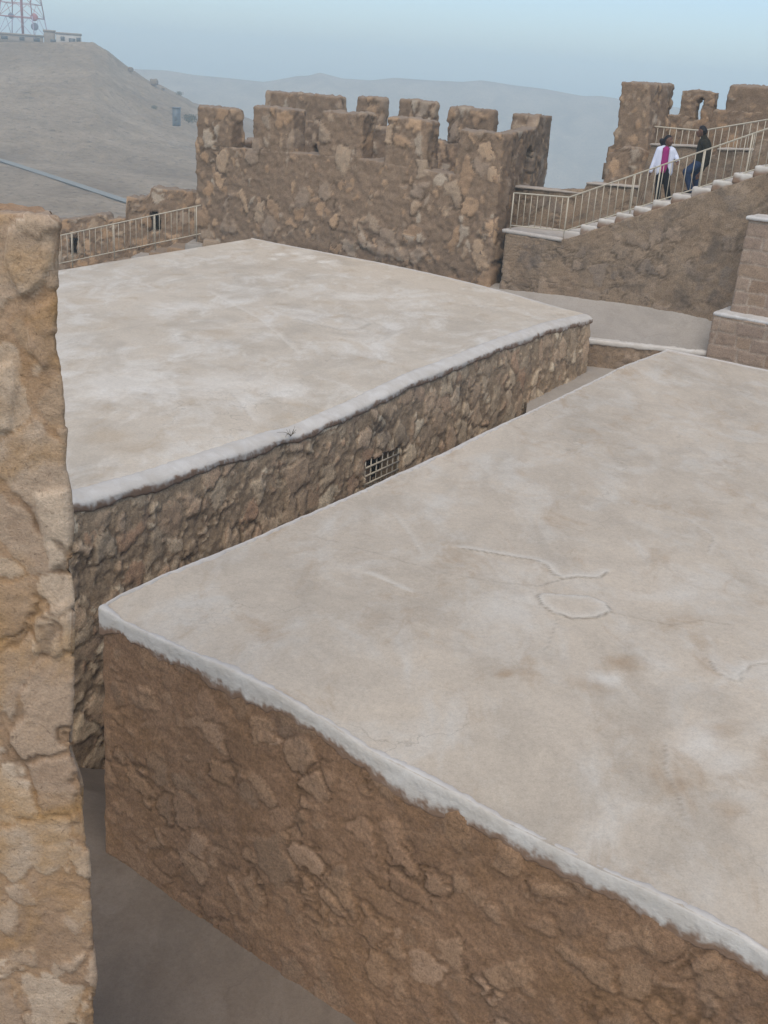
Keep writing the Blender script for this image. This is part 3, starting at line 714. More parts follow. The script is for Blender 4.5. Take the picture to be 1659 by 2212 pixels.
def tower_plaster(V, at):
    # pale plaster left smeared over the lower courses
    g0 = G(0, 0); q_ = np.stack([(V-g0) @ E2, V[:, 2]], 1)+.08*np.stack([chunked(fbm, V*2.5, 3, 5), chunked(fbm, V*2.5, 3, 6)], 1)
    for poly in ([(556, 440), (620, 448), (636, 428), (700, 470), (785, 478), (850, 495), (930, 522), (944, 570), (860, 560), (760, 530), (650, 505), (556, 505)], [(425, 515), (560, 505), (700, 530), (700, 570), (425, 560)]):
        pp = [onb(u, v, 0) for u, v in poly]; ok = inside(q_, pp) & ((V-g0) @ E1 < .15)
        m_ = ok*sstep(-.12, .12, chunked(fbm, V*1.6, 5, 91)+.12)
        at['stone'][:] = np.maximum(at['stone'], m_*.85); at['rnd'][:] = np.where(m_ > .05, .93-.25*np.clip(chunked(fbm, V*4, 3, 92)+.3, 0, 1), at['rnd']); at['ridge'][:] *= (1-m_); V -= E1*(m_*.035)[:, None]
def const(z, amp=.04, sd=1): return lambda s: z+amp*fbm(np.stack([s*1.3, s*0+sd, s*0], 1), 3, sd)
panel('wall', G(-11.43, 0), G(-.25, 0), E1*FT, 1.2, lambda s: np.interp(s, [0, 1.5, 4.6, 7, 9.2, 11.4], [4.99, 5.0, 5.1, 5.15, 5.05, 5.05]), M_tower, tw, .045, seed=310, post=tower_plaster)
panel('wall', G(-12.9, 4.2), G(-1.5, 4.2), E1*.4, 2.0, lambda s: np.interp(s, [0, 4, 6.2, 8.1, 11.4], [5.75, 5.8, 5.8, 5.55, 5.6]), M_tower, tw, .06, seed=320,
      holes=[arch_hole(2.70, 2.96, 4.55, 5.05)])
r0, r1 = G(-.27, .06), G(-1.5, 4.75)
sd_ = (r1-r0)[:2]/np.linalg.norm((r1-r0)[:2]); th_ = np.array([sd_[1], -sd_[0]])*-.30
hA = [on2(u, v, r0, r1) for u, v in ((1097, 367), (1109, 327))]; hB = [on2(u, v, r0, r1) for u, v in ((1128, 402), (1152, 313))]
panel('wall', r0, r1, th_, 2.0, lambda s: np.interp(s, [0, .6, 3.2, 3.4, 5], [6.15, 6.15, 6.25, 6.55, 6.55]), M_tower, tw, .045, seed=330,
      holes=[arch_hole(hA[0][0], hA[1][0]+.05, hA[0][1], hA[1][1]), arch_hole(hB[0][0], hB[1][0], hB[0][1], hB[1][1])])
panel('wall', G(-11.4, FT), G(-12.9, 4.2), E2*.5, 2.0, const(5.0, .05, 5), M_tower, tw, .09, seed=340)
for i, (a0, a1, z1) in enumerate(((-11.43, -9.93, 6.10), (-9.02, onb(634, 240, 0)[0], 6.25), (-6.36, onb(784, 245, 0)[0], 6.30), (-3.98, onb(926, 258, 0)[0], 6.30), (-1.61, -.25, 6.17))):
    stone_box('merlon', box8(G(a0, .0), E2*(a1-a0), E1*(FT-.02), 4.95, z1, .02), M_tower, tw, .045, .07, seed=310)
for i, (a0, a1, z1) in enumerate(((-12.5, -8.84, 6.60), (-8.46, -7.1, 6.66), (-6.73, -5.1, 6.68), (-4.81, -2.93, 6.60), (-2.55, -1.5, 6.55))):
    stone_box('merlon', box8(G(a0, 4.21), E2*(a1-a0-.24), E1*.36, 5.5, z1, .02), M_tower, tw, .06, .08, seed=320)
# walkway inside the tower
c = box8(G(-11.0, FT+.1), E2*10.3, E1*3.4, 4.0, 4.25); V, f = hexa(c, boxn(c, .4), .02); mk('walkway', V, f, M_stone_shade, tw)

# ------------------------------------------------------------------ staircase beside the tower
sp = [(1215, 512), (1300, 478), (1345, 460), (1400, 457), (1420, 445), (1500, 425), (1555, 400), (1620, 380)]
A0 = 1.78; RUN = .445; ZL = 3.90; RISE = .195
st = thing('stone_staircase', 'whitewashed stone staircase climbing right from the tower above a plastered wall', 'staircase', tuple(G(3.5, .7, 2.3)))
NST = 15
KW_ST = dict(size=.42, cover=.6, hs=.022, hm=.014, fine=.010, ed=.05, ew=.10, warp=.5, zs=1.0, sm=1.2)
def step_line_z(s): a = s+.15; return np.where(a < A0, ZL-.11, ZL-.065+np.maximum(0, a-A0)/RUN*RISE)
panel('wall', G(.15, -.03), G(9.0, -.03), E1*.6, 1.9, step_line_z, M_stair, st, .05, KW_ST, 420)
c = box8(G(.02, -.05), E2*(A0-.02), E1*1.6, ZL-.10, ZL); V, f = hexa(c, boxn(c, .06), .03)
N = normals(V, f); V = V+N*(.012*chunked(fbm, V*5, 4, 3))[:, None]; z0 = np.zeros(len(V)); mk('landing', V, f, M_step, st, {'white': z0, 'stain': z0+.25, 'crack': z0})
for i in range(NST):
    a = A0+i*RUN; zt_ = ZL+(i+1)*RISE
    c = box8(G(a-.01, -.02+.03*rng.random()), E2*(RUN+.05), E1*1.65, zt_-RISE-.03-.05*rng.random(), zt_, .012); V, f = hexa(c, boxn(c, .04), .03)
    N = normals(V, f); V = V+N*(.016*chunked(fbm, V*5+i*3, 4, 9)+.006*chunked(fbm, V*20, 3, 10))[:, None]
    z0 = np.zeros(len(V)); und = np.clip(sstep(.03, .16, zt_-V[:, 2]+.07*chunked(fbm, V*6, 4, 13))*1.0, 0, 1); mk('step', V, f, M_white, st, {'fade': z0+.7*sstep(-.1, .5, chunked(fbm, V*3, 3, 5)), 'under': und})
# solid core under the steps so nothing shows through behind the wall
panel('core', G(.6, .66), G(9.0, .66), E1*.9, 1.9, lambda s: np.maximum(3.5, step_line_z(s+.45)-.25), M_stair, st, .15, KW_ST, 425)

# ------------------------------------------------------------------ railings
def bar(p, q, w=.017):
    p = np.asarray(p, float); q = np.asarray(q, float); return tube([p, (p+q)/2, q], w/2, 6)
def railing(name, label, pts, h, low, spacing, group=None, posts=(), post_drop=0., w=.018, rw=.036):
    """pts: 3D polyline of the bottom rail; h: height of the top rail over it"""
    pts = [np.asarray(p, float) for p in pts]; root = thing(name, label, 'railing', tuple(pts[0]), group)
    H = np.array([0, 0, h])
    for (nm, o) in (('top_rail', H), ('bottom_rail', H*0)):
        dens = []
        for p, q in zip(pts[:-1], pts[1:]):
            for t in np.linspace(0, 1, 5)[:-1]: dens.append(p+(q-p)*t)
        dens.append(pts[-1])
        V, f = tube(np.array(dens)+o, rw/2*(1 if o[2] else .85), 8); mk(nm, V, f, M_rail, root)
    n = 0
    for p, q in zip(pts[:-1], pts[1:]):
        L = np.linalg.norm((q-p)[:2]); k = max(1, int(round(L/spacing)))
        for i in range(1, k):
            c = p+(q-p)*i/k; j = rng.normal(0, .004, 2)
            V, f = bar(c+[j[0], j[1], 0], c+H, w); mk('baluster', V, f, M_rail, root)
    for c, dz, lo in posts:
        c = np.asarray(c, float); V, f = bar(c+np.array([0, 0, lo]), c+np.array([0, 0, dz]), .036); mk('post', V, f, M_rail, root)
    return root
sl = RISE/RUN
def RS(a): return G(a, .04, ZL+.16+max(0, a-A0)*sl*.97)
railing('hand_railing', 'cream metal railing along the staircase in front of the two people', [G(.22, .04, ZL+.10), RS(A0+.02), RS(8.6)], .80, 0, .178,
        posts=[(RS(A0), .82, -.16), (RS(3.45), .80, -.22), (RS(4.05), .80, -.26), (RS(5.05), .80, -.24), (RS(6.05), .80, -.55), (G(.22, .04, ZL+.1), .8, -.1), (RS(7.4), .8, -.3)])

# ------------------------------------------------------------------ parapet behind the stair and the right hand bastion
pw = thing('stepped_parapet', 'low stone parapet stepping up along the back of the staircase', 'wall', tuple(G(1.5, 1.7, 3)))
SX = [(-.9, 4.68), (1.40, 4.93), (1.43, 5.10), (2.90, 5.12), (2.94, 5.58), (2.99, 5.60), (3.02, 6.16), (4.40, 6.22), (4.45, 6.05), (4.70, 6.08), (4.74, 6.22), (5.6, 6.24), (5.65, 6.5), (9., 7.2)]
panel('wall', G(-.9, 1.62), G(8.6, 1.62), E1*.45, 2.5, lambda s: np.interp(s-.9, [x for x, _ in SX], [z for _, z in SX]), M_stair, pw, .05, KW_ST, 440)
for a0, a1, z in ((-.9, 1.42, 4.82), (1.44, 2.92, 5.14), (3.02, 4.42, 6.22), (4.74, 5.62, 6.26)):
    c = box8(G(a0, 1.56), E2*(a1-a0), E1*.52, z-.055, z+.0); c[1, :, :, 2] += .06
    V, f = hexa(c, boxn(c, .06), .03); N = normals(V, f); V = V+N*(.015*chunked(fbm, V*5, 4, 3))[:, None]; z0 = np.zeros(len(V)); mk('coping', V, f, M_step, pw, {'white': z0, 'stain': z0+.55, 'crack': z0})
bs = thing('ruined_bastion', 'ragged battlement with an arrow slit standing above the two people', 'tower', tuple(G(3, 4, 4)))
KB = dict(size=.36, cover=.45, hs=.04, hm=.035, fine=.016, ed=.06, ew=.16, warp=.45, zs=1.0)
def shaped(name, outline_l, outline_r, b0, b1, seed, parent, mat=M_tower, res=.05):
    """upright slab whose left and right edges follow picked outlines, seen on the plane b0"""
    Lq = np.array([onb(u, v, b0) for u, v in outline_l]); Rq = np.array([onb(u, v, b0) for u, v in outline_r])
    z0, z1 = min(Lq[:, 1].min(), Rq[:, 1].min()), (Lq[-1, 1]+Rq[-1, 1])/2
    nz = nseg(z1-z0, res); zz = np.linspace(z0, z1, nz+1)
    al = np.interp(zz, Lq[:, 1], Lq[:, 0]); ar = np.interp(zz, Rq[:, 1], Rq[:, 0]); na = nseg((ar-al).mean(), res); nb = nseg(b1-b0, res)
    loop = [(i/na, 0) for i in range(na)]+[(1, j/nb) for j in range(nb)]+[(1-i/na, 1) for i in range(na)]+[(0, 1-j/nb) for j in range(nb)]
    X = np.array([[G(al[k]+(ar[k]-al[k])*t, b0+(b1-b0)*w, zz[k]) for t, w in loop] for k in range(nz+1)])
    n = len(loop); V = X.reshape(-1, 3)
    I, J = np.meshgrid(np.arange(nz), np.arange(n), indexing='ij'); f = np.stack([I*n+J, I*n+(J+1) % n, (I+1)*n+(J+1) % n, (I+1)*n+J], -1).reshape(-1, 4)
    tg = np.array([[G(al[nz]+(ar[nz]-al[nz])*i/na, b0+(b1-b0)*j/nb, zz[nz]) for j in range(nb+1)] for i in range(na+1)]).reshape(-1, 3)
    V, f = join([(V, f), (tg, grid_faces(na+1, nb+1))]); V, f = weld(V, f)
    V, at = rough(V, f, seed=seed, **KB); return mk(name, V, f, mat, parent, at)
shaped('pier', [(1310, 420), (1310, 394), (1311, 330), (1314, 318), (1328, 314), (1328, 300), (1324, 288), (1336, 274), (1337, 240), (1341, 215), (1343, 181)],
       [(1398, 420), (1397, 394), (1398, 330), (1399, 300), (1401, 240), (1403, 178)], 2.1, 3.3, 510, bs)
shaped('pier', [(1303, 410), (1305, 394), (1309, 340), (1318, 330), (1340, 322), (1350, 318)], [(1400, 400), (1400, 360), (1392, 325), (1375, 318)], 1.9, 2.6, 515, bs)
panel('wall', G(1.3, 4.5), G(9.5, 4.5), E1*.24, 3.5, lambda s: np.interp(s+1.3, [1.3, 3.36, 3.40, 3.7, 9.5], [6.84, 6.86, 7.05, 7.06, 7.1]), M_tower, bs, .05, KB, 520,
      holes=[arch_hole(2.90-1.3, 3.09-1.3, 6.75, 7.3)])
KM = dict(KB, cover=.3)
stone_box('merlon', box8(G(1.25, 4.5), E2*.76, E1*.5, 6.75, 7.60, .01), M_tower, bs, .05, .05, KM, 520)
panel('merlon', G(2.46, 4.5), G(3.36, 4.5), E1*.24, 6.80, lambda s: 7.50-.05*np.abs(s-.45)**2*4, M_tower, bs, .04, KM, 520, holes=[arch_hole(2.90-2.46, 3.09-2.46, 6.4, 7.32)])
stone_box('merlon', box8(G(3.70, 4.5), E2*2.6, E1*.5, 6.95, 7.68, .01), M_tower, bs, .05, .06, KM, 520)
c = box8(G(1.6, 2.1), E2*7.5, E1*2.4, 5.2, 5.62); V, f = hexa(c, boxn(c, .3), .02); mk('walkway', V, f, M_stair, bs, {k: np.zeros(len(V)) for k in ('stone', 'rnd', 'ridge')})
railing('hand_railing', 'cream metal railing on the upper walkway below the arrow slit', [G(2.45, 2.5, 5.74), G(3.95, 2.5, 5.74), G(8.0, 2.5, 6.70)], .84, 0, .17, posts=[(G(3.95, 2.5, 5.74), .84, -.1), (G(2.45, 2.5, 5.74), .84, -.1), (G(7.9, 2.5, 6.68), .84, -.3)])

# ------------------------------------------------------------------ two tiered block on the right
B0 = np.array([6.9, 23.7]); bd = dirv(-37)[:2]; bn = dirv(55)[:2]
bt = thing('tiered_buttress', 'two tiered buff ashlar block with white capped ledges at the right edge', 'wall', (7.6, 24, 1.9))
def ash_box(name, c, seed):
    V, f = hexa(c, boxn(c, .03), .03); V, at = ashlar(V, f, dirv(-37), dirv(55), seed=seed); return mk(name, V, f, M_ashlar, bt, at)
ash_box('lower_block', box8(B0+bd*0+bn*0, bd*3.2, bn*2.6, 1.0, 2.98, -.02), 21)
ash_box('upper_block', box8(B0+bd*.19+bn*.42, bd*3.0, bn*2.2, 2.9, 5.02, .03), 22)
for (o, w, d, z) in (((-.035, -.04), 3.3, 2.7, 3.02), ((.165, .375), 3.05, 2.3, 5.06)):
    c = box8(B0+bd*o[0]+bn*o[1], bd*w, bn*d, z-.085, z); V, f = hexa(c, boxn(c, .035), .03); N = normals(V, f)
    V = V+N*(.018*chunked(fbm, V*4, 4, 6)+.006*chunked(fbm, V*16, 3, 7))[:, None]; z0 = np.zeros(len(V)); mk('ledge', V, f, M_step, bt, {'white': z0+.35, 'stain': z0, 'crack': z0})

# ------------------------------------------------------------------ terrace, its retaining wall, lane
def sheet(name, poly4, z4, res, mat, seed):
    c = [np.array(p, float) for p in poly4]; nu = nseg(np.linalg.norm(c[1]-c[0]), res); nv = nseg(np.linalg.norm(c[3]-c[0]), res)
    U, W = np.meshgrid(np.linspace(0, 1, nu+1), np.linspace(0, 1, nv+1), indexing='ij'); U = U[..., None]; W = W[..., None]
    P = [np.array([*p, z]) for p, z in zip(c, z4)]
    X = ((1-U)*(1-W)*P[0]+U*(1-W)*P[1]+U*W*P[2]+(1-U)*W*P[3]).reshape(-1, 3)
    X[:, 2] += .015*chunked(fbm, X*.9, 4, seed)+.003*chunked(fbm, X*6, 3, seed+1)
    z0 = np.zeros(len(X)); return structure(mk(name, X, grid_faces(nu+1, nv+1), mat, None, {'white': z0, 'stain': z0.copy(), 'crack': z0.copy()}))
w0 = np.array([3.6, 24.35]); w1 = np.array([12.6, 22.85]); wd = (w1-w0)/np.linalg.norm(w1-w0); wn = np.array([-wd[1], wd[0]])
sheet('terrace', [w0+wn*.05, w1+wn*.05, G(11, .3)[:2], G(-1.2, .3)[:2]], [2.09, 2.15, 3.56, 2.34], .08, M_floor, 61)
rw = thing('retaining_wall', 'low rubble step wall with white rim at the terrace edge', 'wall', (w0[0]+1.5, w0[1], 1.2))
panel('wall', w0, w1, wn*.35, .9, const(2.03, .02, 9), M_stair, rw, .04, dict(size=.22, cover=.6, hs=.03, hm=.02, fine=.01, ed=.06, ew=.15, warp=.4), 620)
c = box8(w0-wn*.03, wd*9.05, wn*.26, 2.0, 2.115); V, f = hexa(c, boxn(c, .03), .035); N = normals(V, f)
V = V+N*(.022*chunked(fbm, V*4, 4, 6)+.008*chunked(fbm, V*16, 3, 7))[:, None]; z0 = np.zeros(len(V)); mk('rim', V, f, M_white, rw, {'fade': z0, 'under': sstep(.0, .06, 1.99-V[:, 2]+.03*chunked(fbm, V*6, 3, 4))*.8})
sheet('lower_court', [(2.2, 17.0), (13., 14.0), (13., 23.6), (3.2, 24.8)], [1.28, 1.28, 1.50, 1.50], .1, M_floor, 63)
lane = sheet('lane', [(-7., 3.), (6., -3.), (5.8, 12.), (-6., 22.)], [0., 0., 0., 0.], .06, M_lane, 65)
q_ = np.zeros(len(lane.data.vertices)*3, np.float32); lane.data.vertices.foreach_get('co', q_); q_ = q_.reshape(-1, 3)
al_ = (q_[:, :2]-np.array([-2.51, 8.68])) @ np.array([.535, .845]); q_[:, 2] -= 1.2*sstep(-.1, 2.6, al_)*sstep(1.6, .2, (q_[:, :2]-np.array([-2.51, 8.68])) @ np.array([.845, -.535])); lane.data.vertices.foreach_set('co', q_.ravel()); lane.data.update()
# lane floor rises in the gap towards the court
sheet('lane_ramp', [(-1.4, 12.5), (1.0, 11.5), (6.0, 20.5), (3.0, 22.5)], [-1.22, -1.22, 1.27, 1.27], .15, M_lane, 66)

# ------------------------------------------------------------------ left curtain wall, its stair and railing
cw = thing('curtain_wall', 'crumbling low castle wall with two dark openings behind the left railing', 'wall', (-9, 36.3, 0))
P0, P1 = np.array([-5.4, 35.95]), np.array([-15.5, 36.72])
tops = [(440, 417), (421, 417), (379, 411), (327, 407), (324, 420), (311, 430), (295, 431), (275, 426), (273, 471), (250, 474), (232, 477), (228, 466), (221, 464), (180, 470), (134, 476), (90, 481), (30, 487)]
tq = np.array([on2(u, v, P0, P1) for u, v in tops]); o_ = np.argsort(tq[:, 0], kind='stable'); tq = tq[o_]
o1 = [on2(u, v, P0, P1) for u, v in ((348, 495), (322, 457), (168, 548), (148, 512))]
def rect_hole(s0, s1, z0, z1): return lambda S, Z: (S > s0) & (S < s1) & (Z > z0) & (Z < z1)
thv = np.array([.05, .7])
panel('wall', P0, P1, thv, -1., lambda s: np.interp(s, tq[:, 0], tq[:, 1])+.04*fbm(np.stack([s*4, s*0, s*0], 1), 3, 3), M_tower, cw, .05, dict(KT, size=.34, cover=.7), 710,
      holes=[arch_hole(o1[0][0], o1[1][0], o1[0][1]-.1, o1[1][1]+.06), rect_hole(o1[2][0], o1[3][0], o1[2][1]-.05, o1[3][1])])
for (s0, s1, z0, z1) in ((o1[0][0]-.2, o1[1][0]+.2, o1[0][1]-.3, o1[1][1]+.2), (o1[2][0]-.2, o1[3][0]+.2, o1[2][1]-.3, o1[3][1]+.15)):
    d_ = (P1-P0)/np.linalg.norm(P1-P0); c = box8(P0+d_*s0+np.array([.06, .78]), d_*(s1-s0), np.array([.02, .3]), z0, z1); V, f = hexa(c, [2, 1, 2], .01); mk('niche_back', V, f, M_stone_shade, cw)
ls = thing('stone_staircase', 'rough stone steps under the left railing behind the whitish roof', 'staircase', (-9, 35.2, 0))
q0 = np.array([-5.7, 34.75]); q1 = np.array([-13.5, 35.6]); dq = (q1-q0)/np.linalg.norm(q1-q0)
for i in range(13):
    s = i*.6; z = 2.22-i*.195
    c = box8(q0+dq*s+np.array([0, -.12+.1*rng.random()]), dq*.64, np.array([.08, 1.1]), z-.5, z-.05+.06*rng.random(), .02)
    V, f = hexa(c, boxn(c, .06), .06); N = normals(V, f); V = V+N*(.03*chunked(fbm, V*4, 4, 8))[:, None]
    z0 = np.zeros(len(V))
    if i % 3 == 1: mk('step', V, f, M_floor, ls, {'white': z0, 'stain': z0, 'crack': z0})
    else: mk('step', V, f, M_tower, ls, {'stone': z0+1, 'rnd': z0+rng.random(), 'ridge': z0})
q2 = on2(425, 442, (-6.4, 34.6), (-13, 35.3)); 
RA = np.array([-6.35, 34.6, 2.36]); RB = np.array([-13.4, 35.35, .36])
railing('hand_railing', 'cream metal railing sloping down beside the left curtain wall', [RA, RB], .87, 0, .19, posts=[(RA+(RB-RA)*t, .87, -.22) for t in (.02, .21, .40, .6, .8, .98)])

# ------------------------------------------------------------------ land
def azel(u, v):
    d = ray(u, v); return math.degrees(math.atan2(d[0], d[1])), math.atan2(d[2], math.hypot(d[0], d[1]))
cr = np.array([azel(u, v) for u, v in [(0, 90), (100, 91), (175, 90), (200, 92), (230, 110), (270, 145), (310, 170), (350, 190), (400, 215), (425, 230)]])
ca = np.concatenate([[-60, -40, -28], cr[:, 0], [-8, -4, 0, 10]]); DC = 300.
cz = np.concatenate([[-40, -5, 8], 7.3+DC*np.tan(cr[:, 1]), [-6.5, -13, -22, -128]])
def hill_z(az, d):
    zc = np.interp(az, ca, cz); zf = np.interp(az, [-60, -30, -20, -11, -6, 0, 10], [-60, -14, -9.5, -10.5, -13, -25, -128])
    zf = np.minimum(zf, zc-2)
    t = np.clip((d-205)/(DC-205), 0, 1); up = zf+(zc-zf)*(t**1.12)
    near = zf-3.5*np.clip((205-d)/105, 0, 1)-60*np.clip((95-d)/45, 0, 1)
    flat = zc-.0*(d-DC); back = zc-np.maximum(d-DC-45, 0)*.35
    z = np.where(d < 205, near, np.where(d < DC, up, np.where(d < DC+45, zc, back)))
    return z
def hill_mesh():
    az = np.concatenate([np.arange(-60, -24, 1.5), np.arange(-24, -6, .12), np.arange(-6, 10.1, .6)]); d = np.concatenate([np.arange(50, 200, 2.5), np.arange(200, 310, 1.2), np.arange(310, 600, 12)])
    AZ, DD = np.meshgrid(az, d, indexing='ij'); Z = hill_z(AZ, DD)
    X = DD*np.sin(np.radians(AZ)); Y = DD*np.cos(np.radians(AZ)); V = np.stack([X, Y, Z], -1).reshape(-1, 3)
    k = np.clip(np.abs(V[:, 2]-0)/1e9+1, 0, 1)
    fl = (np.abs(np.hypot(V[:, 0], V[:, 1])-DC-22) < 24) & (np.degrees(np.arctan2(V[:, 0], V[:, 1])) < -15.5)
    V[:, 2] += np.where(fl, .15, np.where(np.hypot(V[:, 0], V[:, 1]) < 250, .35, 1.))*(1.1*chunked(fbm, V*.05, 5, 801)+.5*chunked(fbm, V*.35, 4, 803)-.35)
    return V, grid_faces(len(az), len(d))[:, ::-1]
def earth(name, a, b, c, sc):
    g = NT(name, .95, .1)
    col = g.ramp(g.math('ADD', g.math('MULTIPLY', g.noise(.03*sc, 8, .65, .6), .6), g.math('MULTIPLY', g.noise(.4*sc, 6, .7), .4)), [(.36, a), (.5, b), (.62, c)])
    col = g.mix(g.rng(g.noise(.55*sc, 6, .75), .55, .64, 0, .75), col, tuple(x*.45 for x in a))
    col = g.mix(g.rng(g.noise(.05*sc, 7, .7, 1.), .52, .66, 0, .55), col, tuple(x*.72 for x in b))
    g.bump(g.noise(.6*sc, 8, .7), .6, .7); return g.done(col)
M_hill = earth('dry_hillside', (.21, .147, .090), (.32, .235, .15), (.42, .32, .215), 1.6)
M_plain = earth('desert_plain', (.20, .155, .11), (.26, .205, .15), (.31, .25, .185), .5)
V, f = hill_mesh(); structure(mk('hill', V, f, M_hill))
# ground sheet reaching under everything
n = 150; gx = np.linspace(-1, 1, n+1); gx = np.sign(gx)*np.abs(gx)**1.6*1440; X, Y = np.meshgrid(gx, gx, indexing='ij'); rr_ = np.hypot(X, Y-20)
Z = -128+126.5*np.exp(-(np.maximum(rr_-40, 0)/75)**1.4)-2.0*np.exp(-(rr_/60)**2); V = np.stack([X, Y, Z], -1).reshape(-1, 3)
V[:, 2] += np.clip((np.hypot(V[:, 0], V[:, 1])-60)/200, 0, 1)*2*chunked(fbm, V*.01, 4, 811); structure(mk('ground', V, grid_faces(n+1, n+1), M_plain))
mp_ = np.array([azel(u, v) for u, v in [(300, 150), (360, 152), (420, 162), (500, 170), (570, 178), (640, 165), (670, 163), (690, 157), (712, 163), (740, 170), (800, 173), (850, 167), (880, 169), (930, 172), (1000, 175), (1040, 172), (1100, 182), (1180, 192), (1260, 207), (1300, 207), (1340, 214), (1480, 236), (1659, 256)]])
DM = 820.
ma = np.concatenate([[-75, -40, -22], mp_[:, 0], [25, 45, 75]]); mz = np.concatenate([[-30, 0, 6], 7.3+DM*np.tan(mp_[:, 1]), [-20, -10, -40]])
az = np.concatenate([np.arange(-75, -20, 2.), np.arange(-20, 20, .2), np.arange(20, 75.1, 2.)]); d = np.concatenate([np.arange(560, DM, 10), np.arange(DM, 1250, 22)])
AZ, DD = np.meshgrid(az, d, indexing='ij'); zc = np.interp(AZ, ma, mz)
t = np.clip((DD-560)/(DM-560), 0, 1); Z = np.where(DD < DM, -130+(zc+130)*t**.85, zc-np.maximum(DD-DM, 0)*.3)
V = np.stack([DD*np.sin(np.radians(AZ)), DD*np.cos(np.radians(AZ)), Z], -1).reshape(-1, 3)
edge = np.repeat(np.clip(np.abs(d-DM)/60, .06, 1)[None], len(az), 0).ravel()
V[:, 2] += 16*edge*chunked(fbm, V*.012, 5, 821); V[:, 2] = np.minimum(V[:, 2], 25); structure(mk('mountains', V, grid_faces(len(az), len(d))[:, ::-1], M_hill))
# road in the valley
def strip(name, mids, width, lift, mat):
    P = np.array(mids); P2 = []
    for a, b in zip(P[:-1], P[1:]):
        for t in np.linspace(0, 1, 40)[:-1]: P2.append(a+(b-a)*t)
    P2.append(P[-1]); P2 = np.array(P2)
    for _ in range(30): P2[1:-1] = (P2[:-2]+P2[1:-1]*2+P2[2:])/4
    t = np.gradient(P2, axis=0); t /= np.linalg.norm(t, axis=1, keepdims=True); nn = np.stack([-t[:, 1], t[:, 0]], 1)
    rows = []
    for w in np.linspace(-.5, .5, 5):
        q = P2+nn*w*width; az_ = np.degrees(np.arctan2(q[:, 0], q[:, 1])); z = hill_z(az_, np.hypot(q[:, 0], q[:, 1])); rows.append(np.column_stack([q, z]))
    X = np.array(rows); X[:, :, 2] += lift
    V = X.reshape(-1, 3); return structure(mk(name, V, grid_faces(5, len(P2)), mat))
def polar(az, d): return (d*math.sin(R_(az)), d*math.cos(R_(az)))
strip('road', [polar(-34, 270), polar(-25, 230), polar(-20, 199), polar(-17.2, 180), polar(-14.1, 163), polar(-10, 148), polar(-4, 130)], 1.9, .15, simple('pale_asphalt', (.27, .265, .225), .8, .3, .08, .3))
# hilltop buildings and mast
def hp(u, d, z=None):
    a = azel(u, 88)[0]; x, y = polar(a, d); return np.array([x, y, hill_z(np.array([a]), np.array([d]))[0] if z is None else z])
M_plas = simple('tan_render', (.30, .24, .18), .9, .1, .12, .5); M_pale = simple('pale_render', (.50, .45, .38), .9, .1, .08, .5); M_glass = simple('dark_glazing', (.05, .055, .06), .3, .4)
def house(label, u0, u1, d, h, mat, wins, depth=9., parapet=True, z=None, door=None):
    p, q = hp(u0, d), hp(u1, d); z0 = min(p[2], q[2])-.8 if z is None else z; dx = (q-p)[:2]; L = np.linalg.norm(dx); ux = dx/L; uy = np.array([-ux[1], ux[0]])
    r = thing('hilltop_building', label, 'building', (p[0], p[1], z0))
    c = box8(p, dx, uy*depth, z0, z0+h); V, f = hexa(c, boxn(c, 1.), .05); mk('wall', V, f, mat, r)
    c = box8(p[:2]-ux*.15-uy*.15, dx+ux*.3, uy*(depth+.3), z0+h+.003, z0+h+.45); V, f = hexa(c, [4, 4, 1], .05); mk('roof', V, f, M_plas if parapet else mat, r)
    for (t, zz, w, hh) in wins:
        c = box8(p[:2]+dx*t-uy*.06, ux*w, uy*.1, z0+zz, z0+zz+hh); V, f = hexa(c, [1, 1, 1], .02); mk('window', V, f, M_glass, r)
    if door:
        c = box8(p[:2]+dx*door-uy*.06, ux*1.6, uy*.1, z0+.2, z0+2.2); V, f = hexa(c, [1, 1, 1], .02); mk('door', V, f, M_glass, r)
    return r
zh = hp(100, 305)[2]
house('pale building with two windows and a door at the right end of the hilltop', 121, 176, 303, 3.0, M_pale, [(.18, 1.5, 1.0, 1.0), (.80, 1.5, 1.0, 1.0)], z=zh-.9, door=.5)
house('tan flat roofed building in the middle of the hilltop, beside the pale one', 95, 120, 304, 3.35, M_plas, [(.55, .9, 1.6, .8)], z=zh-.9)
house('long low tan building on the hilltop beneath the red mast', -60, 94, 304, 2.0, M_plas, [(.40, .9, 1.6, .8), (.66, .9, 1.2, .8), (.86, .9, 1.5, .8)], z=zh-.9)
M_red = simple('faded_red_paint', (.43, .17, .17), .6, .3, .1, .5); M_mastw = simple('pale_mast_paint', (.42, .36, .42), .6, .3, .1, .5); M_dish = simple('dish_grey', (.17, .18, .22), .6, .3)
mc = hp(50.5, 310); mb = zh+.5; mastt = thing('radio_mast', 'red and white lattice radio mast on the hilltop behind the long low building', 'mast', (mc[0], mc[1], mb))
HT = 24.; Rb = 6.7; tap = .21
va = R_(azel(50, 60)[0]); vx = np.array([math.cos(-va), math.sin(-va), 0]); vy = np.array([-vx[1], vx[0], 0])
def mleg(k, z):
    w = R_(23.8+90*k); r = Rb*(1-z*tap/8.4); return np.array([mc[0], mc[1], mb])+r*(math.cos(w)*vx+math.sin(w)*vy)+np.array([0, 0, z])
for k in range(4):
    V, f = tube([mleg(k, 0), mleg(k, 5.2)], .13, 6); mk('leg', V, f, M_mastw, mastt)
    V, f = tube([mleg(k, 5.2), mleg(k, HT)], .13, 6); mk('leg', V, f, M_red, mastt)
